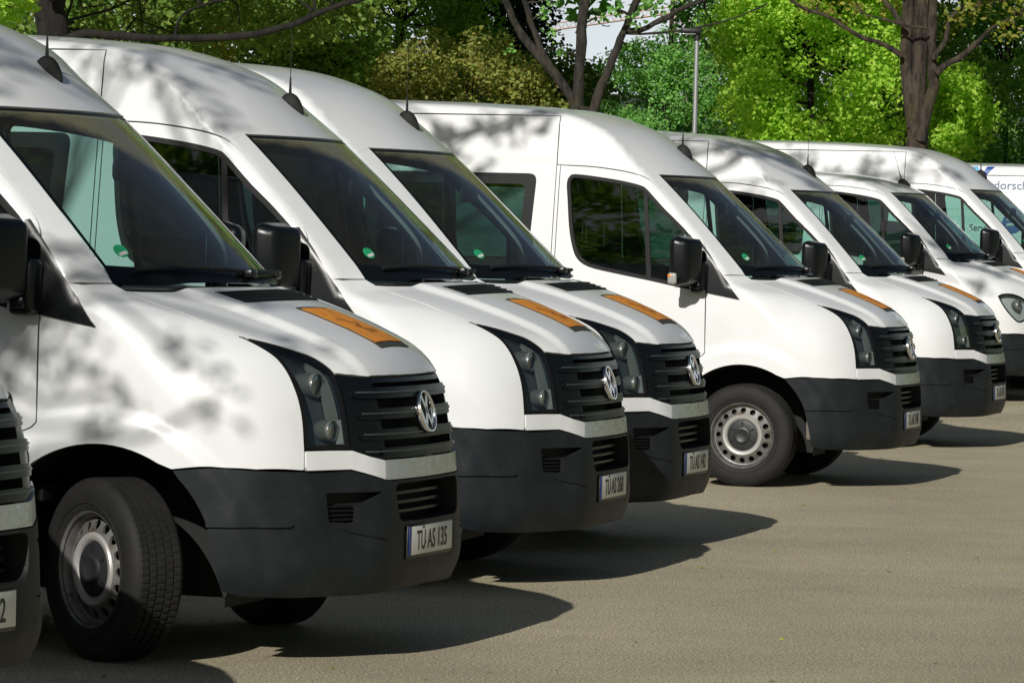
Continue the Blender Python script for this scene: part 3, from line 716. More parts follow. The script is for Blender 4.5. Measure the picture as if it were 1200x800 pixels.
    box('underbody_sill', 'matte_black', (-3.10, -.86, .29), (-.60, -.46, .52), .03, r); box('underbody_sill', 'matte_black', (-3.10, .46, .29), (-.60, .86, .52), .03, r)
    box('engine_tray', 'matte_black', (.40, -.55, .28), (.66, .55, .80), .03, r)
    sg = box('splash_guard', 'dusty_metal', (.415, -.80, .33), (.60, -.60, .47), .02, r)
    box('splash_guard', 'dusty_metal', (.40, -.74, .50), (.52, -.60, .70), .015, r)
    bm = bmesh.new(); tube_bm(bm, [(0, -.72, .33), (0, -.46, .31), (0, .46, .31), (0, .72, .33)], .035, 8); bm_obj('front_axle', bm, 'matte_black', r)
    # cab interior
    V = []; F = []; ys = np.linspace(-.80, .80, 17)
    for y in ys:
        xf = .13-.42*y*y; V += [(xf, y, 1.30), (xf-.03, y, 1.365), (xf-.22, y, 1.375), (-.44, y, 1.34), (-.52, y, 1.26), (-.50, y, .95), (-.38, y, .70)]
    for i in range(16):
        for j in range(6): F.append((i*7+j, i*7+j+1, i*7+8+j, i*7+7+j))
    da = link('dashboard', mesh('dashboard', V, F, True), M['dash_plastic'], r)
    box('instrument_hood', 'dash_plastic', (-.52, .28, 1.33), (-.22, .70, 1.43), .03, da)
    bm = bmesh.new(); tube_bm(bm, [(.19*math.cos(a)*.0, .19*math.cos(a), .19*math.sin(a)) for a in np.linspace(0, 2*math.pi, 29)], .015, 6, False)
    tube_bm(bm, [(0, -.18, 0), (0, .18, 0)], .016, 6); tube_bm(bm, [(0, 0, 0), (0, 0, -.18)], .016, 6); tube_bm(bm, [(0, 0, 0), (.22, 0, 0)], .03, 8)
    so = bm_obj('steering_wheel', bm, 'matte_black', da); so.location = (-.56, .47, 1.22); so.rotation_euler = (0, math.radians(38), 0)
    for y0, y1 in ((.24, .74), (-.78, -.30), (-.28, .16)):
        bm = bmesh.new(); box_bm(bm, (-1.20, y0, .78), (-.68, y1, .98), .05, 3); s = bm_obj('seat', bm, 'seat_fabric', r)
        bm = bmesh.new(); box_bm(bm, (-1.36, y0, .90), (-1.20, y1, 1.56), .05, 3); bmesh.ops.rotate(bm, verts=bm.verts, cent=(-1.25, 0, .9), matrix=Matrix.Rotation(-.16, 3, 'Y')); bm_obj('backrest', bm, 'seat_fabric', s)
        bm = bmesh.new(); box_bm(bm, (-1.44, (y0+y1)/2-.13, 1.60), (-1.35, (y0+y1)/2+.13, 1.80), .04, 3); bm_obj('headrest', bm, 'seat_fabric', s)
    box('rear_view_mirror', 'matte_black', (-.36, -.14, 1.86), (-.33, .14, 1.945), .02, r)
    box('bulkhead', 'interior', (-1.60, -.80, .5), (-1.56, .80, 2.14), .01, r)
    box('cab_floor', 'interior', (-1.6, -.84, .60), (-.3, .84, .66), .01, r)
    ROOF = 'hi'
    return r
SPR_HL = [(.495, -.882, 1.087), (.54, -.84, 1.112), (.639, -.757, 1.112), (.731, -.672, 1.066), (.79, -.61, .98), (.79, -.635, .88), (.716, -.789, .815), (.629, -.858, .889), (.552, -.887, .992)]
m = NT(mat('reflective_strip', (.74, .74, .74), .1, .7)); co = m.coord(); mp = m.add('ShaderNodeMapping'); mp.inputs['Scale'].default_value = (8, 14, 8); m.l.new(co, mp.inputs[0])
v = m.add('ShaderNodeTexVoronoi', Scale=1.0); m.l.new(mp.outputs[0], v.inputs['Vector'])
m.set('Roughness', m.math('ADD', .10, m.math('MULTIPLY', m.noise(co, 9, 3), .28))); m.set('Normal', m.bump(m.noise(co, 13, 3), .45, .012))
# ---------------------------------------------------------------- ground: rises gently at the far end of the row
def ground_z(x, y):
    t = x*math.sin(.3)+y*math.cos(.3)
    return np.interp(t, [0, 36.5, 41.6, 44.2, 48, 60, 90, 3000], [0, 0, .115, .20, .36, .40, .42, .42])
VANS = [  # X, Y, yaw, z, plate, label
    (-2.556, 12.70, .42, 'TÜ AS 132', 'white van cut off by the left edge, only grille, chrome strip and plate showing'),
    (-1.257, 16.221, .3217, 'TÜ AS 135', 'nearest whole white high roof van, front wheel turned towards the camera'),
    (-.451, 19.884, .2741, 'TÜ AS 268', 'white high roof van second in the row, beside the one with the turned wheel'),
    (.069, 22.218, .2894, 'TÜ AS 142', 'white high roof van whose nose covers the front of the van with the side window'),
    (1.873, 28.406, .2977, 'TÜ AS 140', 'white high roof van with whole door and straight front wheel in view, mid row'),
    (3.196, 34.258, .3001, 'TÜ AS 143', 'white high roof van with branch shadows on its roof, behind the mid row van'),
]
G = 'white vans parked in a row'
proto = make_van('cargo_van')
def place(o, X, Y, yaw, label, text=None):
    o.location = (X, Y, float(ground_z(X, Y))); o.rotation_euler = (0, 0, -yaw)
    tag(o, label, 'van', G)
    if text: plate(o, text)
roots = []
for i, (X, Y, yaw, text, label) in enumerate(VANS):
    o = proto if i == 0 else copy_tree(proto)
    roots.append((o, X, Y, yaw, label, text))
o7 = copy_tree(proto)
roots.append((o7, 5.86, 44.37, .31, 'white high roof van at right edge, lettering showing through its cab windows', None))
for a in roots: place(*a)
low = make_van('panel_van', 'almond', 'lo')
o8 = copy_tree(low); place(o8, 8.15, 47.75, .31, 'farthest white van with blue web address lettering on its side')
place(low, 4.779, 42.121, .31, 'white low roof van with bright almond headlight, lower than its neighbours', None)
for ch in roots[1][0].children:                # steered front wheels
    if ch.get('axle') == 'front': ch.rotation_euler.z += -math.radians(34)

# the farthest van: closed panel sides with lettering
ROOF = 'lo'
cargo = [(-1.402, 2.20), (-1.402, .42)]+arc_xz(-3.665, .35, .49, 8, 172, 30)+[(-4.90, .42), (-4.90, 2.20)]
pl = panel('side_panel', 'white_paint', SIDE, S3(cargo), fl=.014, res=.07, mirror=True, gap=.0028)
for ch in list(o8.children):
    if ch.name.startswith('side_panel'):
        for g_ in list(ch.children): bpy.data.objects.remove(g_)
        ch.data = pl[0].data if np.mean([v.co.y for v in ch.data.vertices]) < 0 else pl[1].data
sp8 = next(ch for ch in o8.children if ch.name.startswith('side_panel') and ch.data == pl[0].data)
for p_ in pl: bpy.data.objects.remove(p_)
def side_text(nm, body, size, x, z, m_, xs=1.):
    me = text_mesh(nm, body, size, xs, .0005, .001); t = link(nm, me, M[m_], sp8)
    y = S3([(x, z)])[0][1]; y2 = S3([(x, z+.1)])[0][1]; lean = math.atan2(y2-y, .1)
    t.matrix_local = Matrix.Translation((x, y-.006, z)) @ Matrix.Rotation(-lean, 4, 'X') @ Matrix(((1, 0, 0, 0), (0, 0, -1, 0), (0, 1, 0, 0), (0, 0, 0, 1)))
side_text('web_address', 'www.dorsch', .142, -2.28, 2.085, 'grey_ink', 1.05)
side_text('side_lettering', 'Service', .115, -2.42, 1.575, 'ink', .95)
panel('logo_stroke', 'deep_blue', SIDE, S3([(-2.40, 2.305), (-2.31, 2.305), (-2.43, 2.18), (-2.48, 2.18)]), off=.004, fl=.003, res=.04, parent=sp8)
panel('logo_stroke', 'sky_blue', SIDE, S3([(-2.60, 2.30), (-2.52, 2.305), (-2.47, 2.25), (-2.485, 2.185)]), off=.003, fl=.003, res=.04, parent=sp8)
panel('logo_disc', 'deep_blue', SIDE, S3([(-2.06+.125*math.cos(a), 1.64+.125*math.sin(a)) for a in np.linspace(0, 2*math.pi, 28)[:-1]]), off=.003, fl=.002, res=.05, parent=sp8)
for dz in (-.035, .03):
    panel('logo_bar', 'sticker_white', SIDE, S3([(-2.13, 1.64+dz), (-1.99, 1.655+dz), (-1.99, 1.685+dz), (-2.13, 1.67+dz)]), off=.006, fl=.002, res=.05, parent=sp8)
ROOF = 'hi'
# ---------------------------------------------------------------- ground
m = NT(mat('asphalt', (.16, .15, .13), .9)); co = m.coord()
n1 = m.noise(co, 95, 5, .8); n2 = m.noise(co, 45, 4); n3 = m.noise(co, .55, 5); n4 = m.noise(co, 2.6, 5)
vo = m.add('ShaderNodeTexVoronoi', Scale=70.0); m.l.new(co, vo.inputs['Vector'])
base = m.ramp(n3, [(.30, (.37, .330, .240)), (.52, (.435, .388, .282)), (.72, (.50, .445, .325))])
spk = m.ramp(n1, [(.36, (.25, .25, .25)), (.50, (.95, .95, .95)), (.64, (2.4, 2.3, 2.05))])
spk2 = m.ramp(vo.outputs['Distance'], [(.0, (1.35, 1.33, 1.28)), (.35, (1, 1, 1)), (.8, (.72, .72, .72))])
c_ = m.mix(1., base, spk, 'MULTIPLY'); c_ = m.mix(.65, c_, spk2, 'MULTIPLY')
c_ = m.mix(m.math('MULTIPLY', m.ramp(n4, [(.50, (0, 0, 0)), (.70, (1, 1, 1))]), .16), c_, (.24, .20, .15))
# worn, darker wheel lane along the front of the row
sep = m.add('ShaderNodeSeparateXYZ'); m.l.new(co, sep.inputs[0])
u = m.math('SUBTRACT', m.math('MULTIPLY', sep.outputs['X'], math.cos(.3)), m.math('MULTIPLY', sep.outputs['Y'], math.sin(.3)))
lane = m.math('SUBTRACT', 1., m.math('MULTIPLY', m.math('ABSOLUTE', m.math('ADD', m.math('ADD', u, 2.7), m.math('MULTIPLY', m.math('SUBTRACT', n3, .5), 1.2))), 1.6), clamp=True)
c_ = m.mix(m.math('MULTIPLY', lane, .30), c_, (.22, .18, .12))
m.set('Base Color', c_); m.set('Normal', m.bump(m.math('ADD', n1, m.math('MULTIPLY', n2, .6)), .5, .006)); m.b.inputs['Specular IOR Level'].default_value = .1
m = NT(mat('grass', (.06, .10, .03), .9)); co = m.coord()
m.set('Base Color', m.ramp(m.noise(co, 3, 6), [(.3, (.035, .06, .018)), (.7, (.09, .13, .04))]))
def sheet(name, x0, x1, xs, ts, material, dz):
    V = []; F = []; c, s = math.cos(.3), math.sin(.3)
    for t in ts:
        for x in np.linspace(x0, x1, xs):
            X, Y = x*c+t*s, -x*s+t*c; V.append((X, Y, float(np.interp(t, [0, 36.5, 41.6, 44.2, 48, 60, 90, 3000], [0, 0, .115, .20, .36, .40, .42, .42]))+dz))
    for i in range(len(ts)-1):
        for j in range(xs-1): F.append((i*xs+j, i*xs+j+1, (i+1)*xs+j+1, (i+1)*xs+j))
    o = link(name, mesh(name, V, F, True), M[material]); o['kind'] = 'structure'; return o
sheet('parking_ground', -60, 60, 7, list(np.arange(-40, 36, 6))+list(np.arange(36, 56.1, 1.0)), 'asphalt', 0)
sheet('grass_ground', -1500, 1500, 3, [-1500, 0, 36.5, 41.6, 44.2, 48, 60, 90, 2600], 'grass', -.012)

# ---------------------------------------------------------------- trees
def at(px, py, Y):
    """point at distance Y that lies on the line of sight of a point of the photograph"""
    dx, dy = px-600, py-400; c, s = math.cos(ROLL), math.sin(ROLL); X = c*dx+s*dy; Yd = -s*dx+c*dy
    r, u = X/CAM_F, -Yd/CAM_F
    d = Vector((r, math.cos(PITCH)+u*math.sin(PITCH), u*math.cos(PITCH)-math.sin(PITCH)))
    return Vector((0, 0, CAM_H))+d*(Y/d.y)
def leaf_mat(name, cols, trans=.45):
    cols = [tuple(min(v*f_, .72) for v, f_ in zip(c, (1.45, 1.50, 1.6))) for c in cols]
    m = bpy.data.materials.new(name); m.use_nodes = True; t = NT(m); b = t.b
    g_ = t.add('ShaderNodeNewGeometry'); c = t.ramp(g_.outputs['Random Per Island'], [(i/(len(cols)-1), q) for i, q in enumerate(cols)])
    b.inputs['Roughness'].default_value = .5; b.inputs['Specular IOR Level'].default_value = .35; t.l.new(c, b.inputs['Base Color'])
    tr = t.add('ShaderNodeBsdfTranslucent'); t.l.new(t.mix(1., c, (1.3, 1.35, .6), 'MULTIPLY'), tr.inputs['Color'])
    mx = t.add('ShaderNodeMixShader'); mx.inputs[0].default_value = trans; t.l.new(b.outputs[0], mx.inputs[1]); t.l.new(tr.outputs[0], mx.inputs[2]); t.l.new(mx.outputs[0], t.out.inputs['Surface'])
    M[name] = m
leaf_mat('leaf_dark', [(.06, .12, .025), (.11, .18, .035), (.20, .27, .05), (.09, .15, .03)])
leaf_mat('leaf_mid', [(.11, .20, .035), (.16, .27, .045), (.21, .32, .06), (.13, .21, .04)])
leaf_mat('leaf_maple', [(.22, .40, .035), (.30, .48, .05), (.38, .55, .07), (.24, .40, .04)])
leaf_mat('leaf_olive', [(.17, .20, .045), (.24, .25, .055), (.29, .28, .065), (.12, .17, .04), (.22, .15, .045)])
leaf_mat('leaf_birch', [(.08, .20, .045), (.12, .27, .06), (.17, .34, .08), (.28, .46, .13)])
leaf_mat('leaf_yellow', [(.20, .22, .03), (.30, .29, .045), (.14, .19, .03), (.24, .17, .035)])
leaf_mat('leaf_pine', [(.012, .028, .014), (.020, .040, .018), (.028, .050, .022)], .15)
def bark(name, a, b):
    m = NT(mat(name, a, .9)); co = m.coord(); mp = m.add('ShaderNodeMapping'); mp.inputs['Scale'].default_value = (1, 1, .25); m.l.new(co, mp.inputs[0])
    n = m.noise(mp.outputs[0], 11, 8, .75); m.set('Base Color', m.mix(m.math('MULTIPLY', m.ramp(m.noise(co, 2.6, 5), [(.50, (0, 0, 0)), (.62, (1, 1, 1))]), .55), m.ramp(n, [(.42, a), (.58, b)]), (b[0]*1.1, b[1]*1.15, b[2]*.7))); m.set('Normal', m.bump(n, .9, .05))
bark('bark_dark', (.006, .005, .0045), (.022, .019, .015)); bark('bark_grey', (.010, .0088, .0075), (.055, .047, .037)); bark('bark_brown', (.014, .0105, .008), (.080, .060, .043))  # bark_dark has the shade on the long left limb put into its colour
def leaves(name, material, C, size, parent=None, droop=.0, aspect=.62):
    n = len(C); L = size*rng.uniform(.65, 1.25, n)[:, None]
    ax = rng.normal(size=(n, 3)); ax[:, 2] = ax[:, 2]*.7-droop; ax /= np.linalg.norm(ax, axis=1, keepdims=True)
    nr = rng.normal(size=(n, 3))*.75+np.array([-.25, -.75, .70]); sd_ = np.cross(ax, nr); sd_ /= np.maximum(np.linalg.norm(sd_, axis=1, keepdims=True), 1e-6)
    up = np.cross(sd_, ax)
    V = np.empty((n, 6, 3)); w = aspect*.5
    V[:, 0] = C; V[:, 1] = C+ax*L*.35+sd_*L*w+up*L*.10; V[:, 2] = C+ax*L*.75+sd_*L*w*.7+up*L*.08; V[:, 3] = C+ax*L; V[:, 4] = C+ax*L*.75-sd_*L*w*.7+up*L*.08; V[:, 5] = C+ax*L*.35-sd_*L*w+up*L*.10
    base = (np.arange(n)*6)[:, None]
    F = np.concatenate([base+np.array([0, 1, 2, 3]), base+np.array([0, 3, 4, 5])], 0)
    me = bpy.data.meshes.new(name); me.vertices.add(n*6); me.vertices.foreach_set('co', V.astype(np.float32).ravel())
    me.loops.add(len(F)*4); me.loops.foreach_set('vertex_index', F.astype(np.int32).ravel())
    me.polygons.add(len(F)); me.polygons.foreach_set('loop_start', np.arange(0, len(F)*4, 4, dtype=np.int32))
    me.update(calc_edges=True); me.validate()
    return link(name, me, M[material], parent)
def clumps(center, rad, n, r0, r1, hollow=.55, zmin=None):
    d = rng.normal(size=(n, 3)); d /= np.linalg.norm(d, axis=1, keepdims=True); q = rng.uniform(hollow**3, 1, n)**(1/3)
    c = np.array(center)+d*q[:, None]*np.array(rad)
    if zmin is not None: c[:, 2] = np.maximum(c[:, 2], zmin+rng.uniform(0, .4, n))
    return c, rng.uniform(r0, r1, n)
def spread(C, R, n):
    k = rng.choice(len(C), n, p=(R**2.2)/np.sum(R**2.2)); d = rng.normal(size=(n, 3)); d /= np.linalg.norm(d, axis=1, keepdims=True)
    return C[k]+d*(R[k]*rng.uniform(.15, 1, n)**.5)[:, None]*np.array([1, 1, .8])
def limb(a, b, sag=.1, n=6):
    a, b = np.array(a, float), np.array(b, float); L = np.linalg.norm(b-a); t = np.linspace(0, 1, n)[:, None]
    P = a+(b-a)*t; P[:, 2] += (sag*L*np.sin(np.pi*t[:, 0])); P[1:-1] += rng.normal(size=(n-2, 3))*L*.035; return P
TS = 1.2
from mathutils import noise as mnoise
def gnarl(bm, k):
    for v in bm.verts: v.co += (mnoise.noise_vector(v.co*4.5)+mnoise.noise_vector(v.co*12)*.4)*k*.5
def tree(name, label, material, barkm, base, crown, rad, nleaf, size, trunk=None, limbs=(), nclump=60, cr0=.25, cr1=.6, group='trees behind the vans', r_trunk=.16, cat='tree', droop=0., hollow=.45, twigs=26, extra=None, tall=0, top=None):
    rad = tuple(q*TS for q in rad); size = size*1.1; cr0 *= TS; cr1 *= TS; limbs = [(P, a_*.78, b_*.78) for P, a_, b_ in limbs]
    root = empty(name, (base[0], base[1], float(ground_z(base[0], base[1])))); tag(root, label, cat, group)
    o = np.array(root.location); base = np.array([base[0], base[1], o[2]])
    C, R = clumps(crown, rad, nclump, cr0, cr1, hollow, zmin=1.0)
    if extra is not None:
        C = np.vstack([C, [e[:3] for e in extra]]); R = np.concatenate([R, [e[3] for e in extra]])
    tk = trunk if trunk is not None else [base-[0, 0, .1], base+[0, 0, .8], base+(np.array(crown)-base)*.55, base+(np.array(crown)-base)*.95]
    tk = np.array([tuple(p) for p in cr(tk, 6)]); rr = np.linspace(r_trunk, r_trunk*(.4 if trunk is None else .8), len(tk))
    bm = bmesh.new(); tube_bm(bm, tk-o, rr, 16); gnarl(bm, .10); t_ = bm_obj('trunk', bm, barkm, root)
    for P, ra, rb in limbs:
        P = np.array([tuple(p) for p in P]); bm = bmesh.new(); tube_bm(bm, P-o, np.linspace(ra, rb, len(P)), 12); gnarl(bm, .05); bm_obj('limb', bm, barkm, root)
    bm = bmesh.new(); src = [np.array(q) for P, _, _ in limbs for q in [tuple(p) for p in P][1:]]+[q for q in tk[1:]]
    for k in rng.choice(len(C), min(twigs, len(C)), replace=False):
        a = min(src, key=lambda q: np.linalg.norm(q-C[k])+(.6 if q[2] > C[k][2]+.3 else 0)); P = limb(a, C[k], .06)
        tube_bm(bm, P-o, np.linspace(.022, .006, len(P)), 5)
    if len(bm.verts): bm_obj('twigs', bm, barkm, root)['kind'] = 'stuff'
    else: bm.free()
    leaves('crown', material, spread(C, R, nleaf)-o, size, root, droop)
    if tall:                                   # the crown goes on well above the frame
        z0 = crown[2]+rad[2]*.6; Cu, Ru = clumps((crown[0], crown[1]+.4, (z0+tall)/2), (2.9, 2.2, (tall-z0)/2), 60, .5, 1.0, .3)
        leaves('upper_crown', top or material, spread(Cu, Ru, 4200)-o, .24, root)
        bm = bmesh.new(); tube_bm(bm, np.array([tk[-1], tk[-1]+[.1, 0, (tall-tk[-1][2])*.5], [crown[0], crown[1], tall*.95]])-o, [r_trunk*.7, r_trunk*.4, .03], 8); bm_obj('upper_stem', bm, barkm, root)
    return root
def W3(px, py, Y): return np.array(at(px, py, Y*TS if Y < 80 else Y))
def path(Y, pts): return [W3(x, y, Y) for x, y in cr(pts, 3)]
# left: dark tree with a long level limb
Y = 41.; b = W3(62, 60, Y)
tree('shade_tree', 'dark trunked tree at the left with one long level limb over the vans', 'leaf_dark', 'bark_dark', (b[0], b[1]), W3(210, -60, Y+2.5), (2.6, 1.6, 1.9), 26000, .085,
     trunk=[(b[0], b[1], 0), W3(62, 60, Y), W3(60, 10, Y), W3(64, -120, Y), W3(70, -300, Y)], limbs=[(path(Y-.4, [(66, 52), (100, 40), (140, 42), (200, 45), (300, 40), (345, 28), (385, 12), (440, -8), (520, -50)]), .075, .035), (path(Y-.4, [(205, 42), (212, 22), (235, 6), (290, -6)]), .03, .02), (path(Y-.3, [(62, 0), (50, -60), (20, -160)]), .09, .04)], r_trunk=.21, nclump=70, cr0=.25, cr1=.55, tall=15, top='leaf_yellow')
b = W3(8, 0, 37.)
tree('maple_tree', 'young maple at the far left corner with bright leaves', 'leaf_maple', 'bark_dark', (b[0]-.9, b[1]), W3(-55, -30, 37.), (.75, .6, 1.0), 3000, .09, nclump=24, cr0=.15, cr1=.3, r_trunk=.06, twigs=14)
b = W3(230, 60, 49.)
tree('wood_tree', 'dark leafy tree behind the long level limb', 'leaf_dark', 'bark_dark', (b[0], b[1]), W3(250, 30, 49.), (2.0, 1.4, 2.3), 26000, .085, nclump=80, tall=17, top='leaf_yellow')
b = W3(170, 20, 46.)
tree('wood_tree', 'yellowing tree with a pale stem behind the dark trunk at left', 'leaf_yellow', 'bark_grey', (b[0], b[1]), W3(180, 10, 46.), (1.3, 1.0, 1.5), 5000, .08, nclump=40, cr0=.2, cr1=.4, r_trunk=.07)
b = W3(460, 60, 55.)
tree('wood_tree', 'mid green leafy tree above the olive bush', 'leaf_mid', 'bark_dark', (b[0], b[1]), W3(470, 10, 55.), (1.55, 1.3, 1.9), 26000, .075, nclump=90, cr0=.2, cr1=.5, tall=18, top='leaf_yellow')
b = W3(395, 85, 50.)
tree('wood_tree', 'small mid green tree left of the olive bush', 'leaf_mid', 'bark_dark', (b[0], b[1]), W3(385, 95, 50.), (1.0, .9, .95), 12000, .075, nclump=50, cr0=.2, cr1=.4, tall=14, top='leaf_yellow')
b = W3(548, 130, 46.)
tree('olive_bush', 'broad olive and bronze leaved bush above the van roofs', 'leaf_olive', 'bark_dark', (b[0], b[1]), W3(542, 150, 46.), (1.12, .9, 1.05), 24000, .062, nclump=120, cr0=.14, cr1=.3, hollow=.7, r_trunk=.05, cat='bush', group='shrubs behind the vans')
b = W3(600, 20, 62.)
tree('pine_tree', 'dark pine behind the olive bush beside the sky gap', 'leaf_pine', 'bark_dark', (b[0], b[1]), W3(585, 25, 62.), (.85, .8, 1.5), 12000, .09, nclump=60, cr0=.2, cr1=.4, tall=15)
b = W3(660, 110, 58.)
tree('wood_tree', 'dark tree low behind the forked trunk', 'leaf_dark', 'bark_dark', (b[0], b[1]), W3(655, 125, 58.), (.75, .6, .75), 9000, .08, nclump=40, cr0=.2, cr1=.4)
# forked tree in the middle
Y = 43.; b = W3(684, 128, Y)
ft_ = [(path(Y, [(676, 140), (668, 112), (642, 78), (612, 42), (596, 12), (582, -20), (560, -70)]), .085, .05),
       (path(Y, [(645, 80), (632, 55), (622, 25), (612, -5), (600, -50)]), .06, .04),
       (path(Y, [(678, 140), (678, 100), (681, 50), (686, 0), (690, -60), (700, -160)]), .10, .075),
       (path(Y-.1, [(692, 140), (705, 100), (720, 65), (730, 38), (742, 10), (758, -25), (790, -90)]), .085, .05),
       (path(Y-.1, [(730, 38), (752, 34), (775, 24), (800, 10), (825, 0), (870, -25)]), .055, .03),
       (path(Y-.2, [(735, 40), (780, 38), (830, 30), (860, 22), (900, 5)]), .02, .012)]
ex = [(*W3(x, y, Y+rng.uniform(-.5, .5)), r) for x, y, r in [(638, 18, .12), (645, 40, .10), (655, 55, .09), (600, 60, .10), (745, 25, .14), (770, 5, .2), (760, 60, .10), (722, 12, .12), (705, 20, .10), (640, 0, .14), (800, -5, .22), (830, 20, .2), (660, 62, .08), (735, 55, .09)]]
tree('forked_tree', 'tree with a low forked trunk standing against the sky gap', 'leaf_birch', 'bark_grey', (b[0], b[1]), W3(700, -170, Y), (2.2, 1.4, 1.0), 7000, .075, trunk=[(b[0], b[1], 0), (b[0], b[1], 1.5), W3(684, 150, Y), W3(683, 132, Y)], limbs=ft_, r_trunk=.2, nclump=46, cr0=.15, cr1=.4, extra=ex, twigs=40)
b = W3(775, 110, 52.)
tree('birch_tree', 'fine leaved green birch behind the lamp post', 'leaf_birch', 'bark_grey', (b[0], b[1]), W3(782, 140, 52.), (.95, .8, 1.15), 26000, .05, nclump=110, cr0=.14, cr1=.32, droop=.5, r_trunk=.06, tall=13)
b = W3(880, 40, 56.)
tree('birch_tree', 'darker fine leaved tree above the lamp post', 'leaf_birch', 'bark_grey', (b[0], b[1]), W3(880, 5, 56.), (1.0, .8, 1.3), 12000, .055, nclump=70, cr0=.15, cr1=.35, r_trunk=.07, tall=14)
b = W3(945, 100, 47.)
tree('maple_tree', 'bright yellow green maple left of the brown trunk', 'leaf_maple', 'bark_dark', (b[0], b[1]), W3(952, 60, 47.), (1.12, 1.1, 1.5), 40000, .068, nclump=140, cr0=.18, cr1=.42, hollow=.6, r_trunk=.1, tall=13)
b = W3(1000, 120, 50.)
tree('wood_tree', 'dark leafy tree in the shade behind the bright maple', 'leaf_dark', 'bark_dark', (b[0], b[1]), W3(990, 80, 51.), (1.5, .7, 1.6), 14000, .085, nclump=60, tall=15, top='leaf_yellow')
# right: brown double trunk
Y = 44.; b = W3(1074, 170, Y)
rt = [(path(Y, [(1070, 150), (1066, 110), (1062, 70), (1064, 30), (1066, -20), (1062, -120)]), .125, .09),
      (path(Y-.1, [(1078, 165), (1086, 130), (1094, 100), (1092, 60), (1093, 20), (1094, -30), (1100, -120)]), .10, .065),
      (path(Y-.15, [(1056, 66), (1035, 52), (1012, 45), (990, 32), (965, 18), (940, 8), (900, -20)]), .05, .025),
      (path(Y-.2, [(1096, 86), (1112, 74), (1128, 66), (1146, 48), (1168, 30), (1200, 15)]), .06, .03),
      (path(Y-.2, [(1094, 70), (1108, 45), (1115, 18), (1135, 10), (1180, 0)]), .05, .025),
      (path(Y-.3, [(1086, 32), (1062, 30), (1036, 24), (1010, 16)]), .028, .015),
      (path(Y-.2, [(1060, 30), (1045, 12), (1030, -10)]), .05, .03)]
ex = [(*W3(x, y, Y+rng.uniform(-.6, .4)), r) for x, y, r in [(1000, 5, .25), (1040, 8, .2), (1120, 25, .22), (1150, 12, .25), (1180, 35, .22), (960, 0, .3), (1130, 5, .2), (1100, 8, .15), (1160, 45, .12), (985, 25, .12), (1190, 8, .25)]]
tree('brown_trunk_tree', 'tree with a stout brown double trunk rising at the right', 'leaf_yellow', 'bark_brown', (b[0], b[1]), W3(1080, -130, Y), (2.2, 1.3, 1.1), 6500, .075, trunk=[(b[0], b[1], 0), (b[0], b[1], 2.0), W3(1075, 175, Y), W3(1074, 140, Y)], limbs=rt, r_trunk=.175, nclump=46, cr0=.18, cr1=.4, extra=ex, twigs=40, tall=15, top='leaf_yellow')
b = W3(1120, 130, 48.)
tree('maple_tree', 'low bright maple right of the brown trunk', 'leaf_maple', 'bark_dark', (b[0], b[1]), W3(1118, 140, 48.), (.42, .4, .6), 5000, .075, nclump=26, cr0=.15, cr1=.3, r_trunk=.05, twigs=12)
b = W3(1180, 90, 54.)
tree('birch_tree', 'fine leaved tree filling the right edge behind the brown trunk', 'leaf_birch', 'bark_grey', (b[0], b[1]), W3(1180, 70, 54.), (1.05, .9, 1.8), 22000, .06, nclump=90, cr0=.2, cr1=.45, r_trunk=.08, droop=.4, tall=15)
b = W3(1290, 90, 52.)
tree('wood_tree', 'mid green tree just outside the right edge', 'leaf_mid', 'bark_dark', (b[0], b[1]), W3(1300, 60, 52.), (1.3, 1.2, 2.0), 12000, .09, nclump=60, tall=15, top='leaf_yellow')
b = W3(-110, 60, 44.)
tree('wood_tree', 'mid green tree just outside the left edge', 'leaf_mid', 'bark_dark', (b[0], b[1]), W3(-130, 20, 46.), (1.6, 1.2, 2.2), 12000, .09, nclump=60, tall=16, top='leaf_yellow')
# low hedge that closes the view between the trunks
def hedge(label, x0, x1, Y, top, n, material, size):
    a, c = W3(x0, 250, Y), W3(x1, 250, Y); Y = Y*TS; root = empty('thicket', ((a[0]+c[0])/2, Y, .35)); tag(root, label, 'thicket', 'shrubs behind the vans')
    k = int((c[0]-a[0])*22); C = np.stack([rng.uniform(a[0], c[0], k), Y+rng.uniform(-.45, .45, k), rng.uniform(.4, top, k)**1], 1); R = rng.uniform(.3, .6, k)
    leaves('foliage', material, spread(C, R, n)-np.array(root.location), size, root)
hedge('tall dark green thicket behind the left half of the row', -60, 610, 60., 7.6, 42000, 'leaf_mid', .12)
hedge('tall mid green thicket behind the right half of the row', 775, 1280, 60., 7.6, 44000, 'leaf_birch', .11)
# far wood and hills
C = np.stack([rng.uniform(-60, 70, 500), rng.uniform(88, 110, 500), rng.uniform(0, 6.0, 500)], 1)
gap = np.abs(C[:, 0]/C[:, 1]*CAM_F+600-690) < 110; C[gap, 2] *= .55
tag(leaves('far_wood', 'leaf_dark', spread(C, rng.uniform(1., 1.8, 500), 60000), .30), 'dark wood closing the view behind the trees', 'wood', kind='stuff')
V = []; F = []; nx, ny = 90, 14
hn = np.interp(np.linspace(0, 1, nx), np.linspace(0, 1, 19), rng.uniform(.7, 1.15, 19))
for j in range(ny):
    for i in range(nx):
        x = -900+1800*i/(nx-1); y = 520+38*j; f_ = math.sin(math.pi*min(j/(ny-1), .5))
        V.append((x, y, -1+f_*26*hn[i]*(1+.10*math.sin(i*1.7+j))+rng.uniform(-.8, .8)*f_))
for j in range(ny-1):
    for i in range(nx-1): F.append((j*nx+i, j*nx+i+1, (j+1)*nx+i+1, (j+1)*nx+i))
m = NT(mat('hill_wood', (.06, .085, .06), 1.)); co = m.coord(); n_ = m.noise(co, .22, 6, .7)
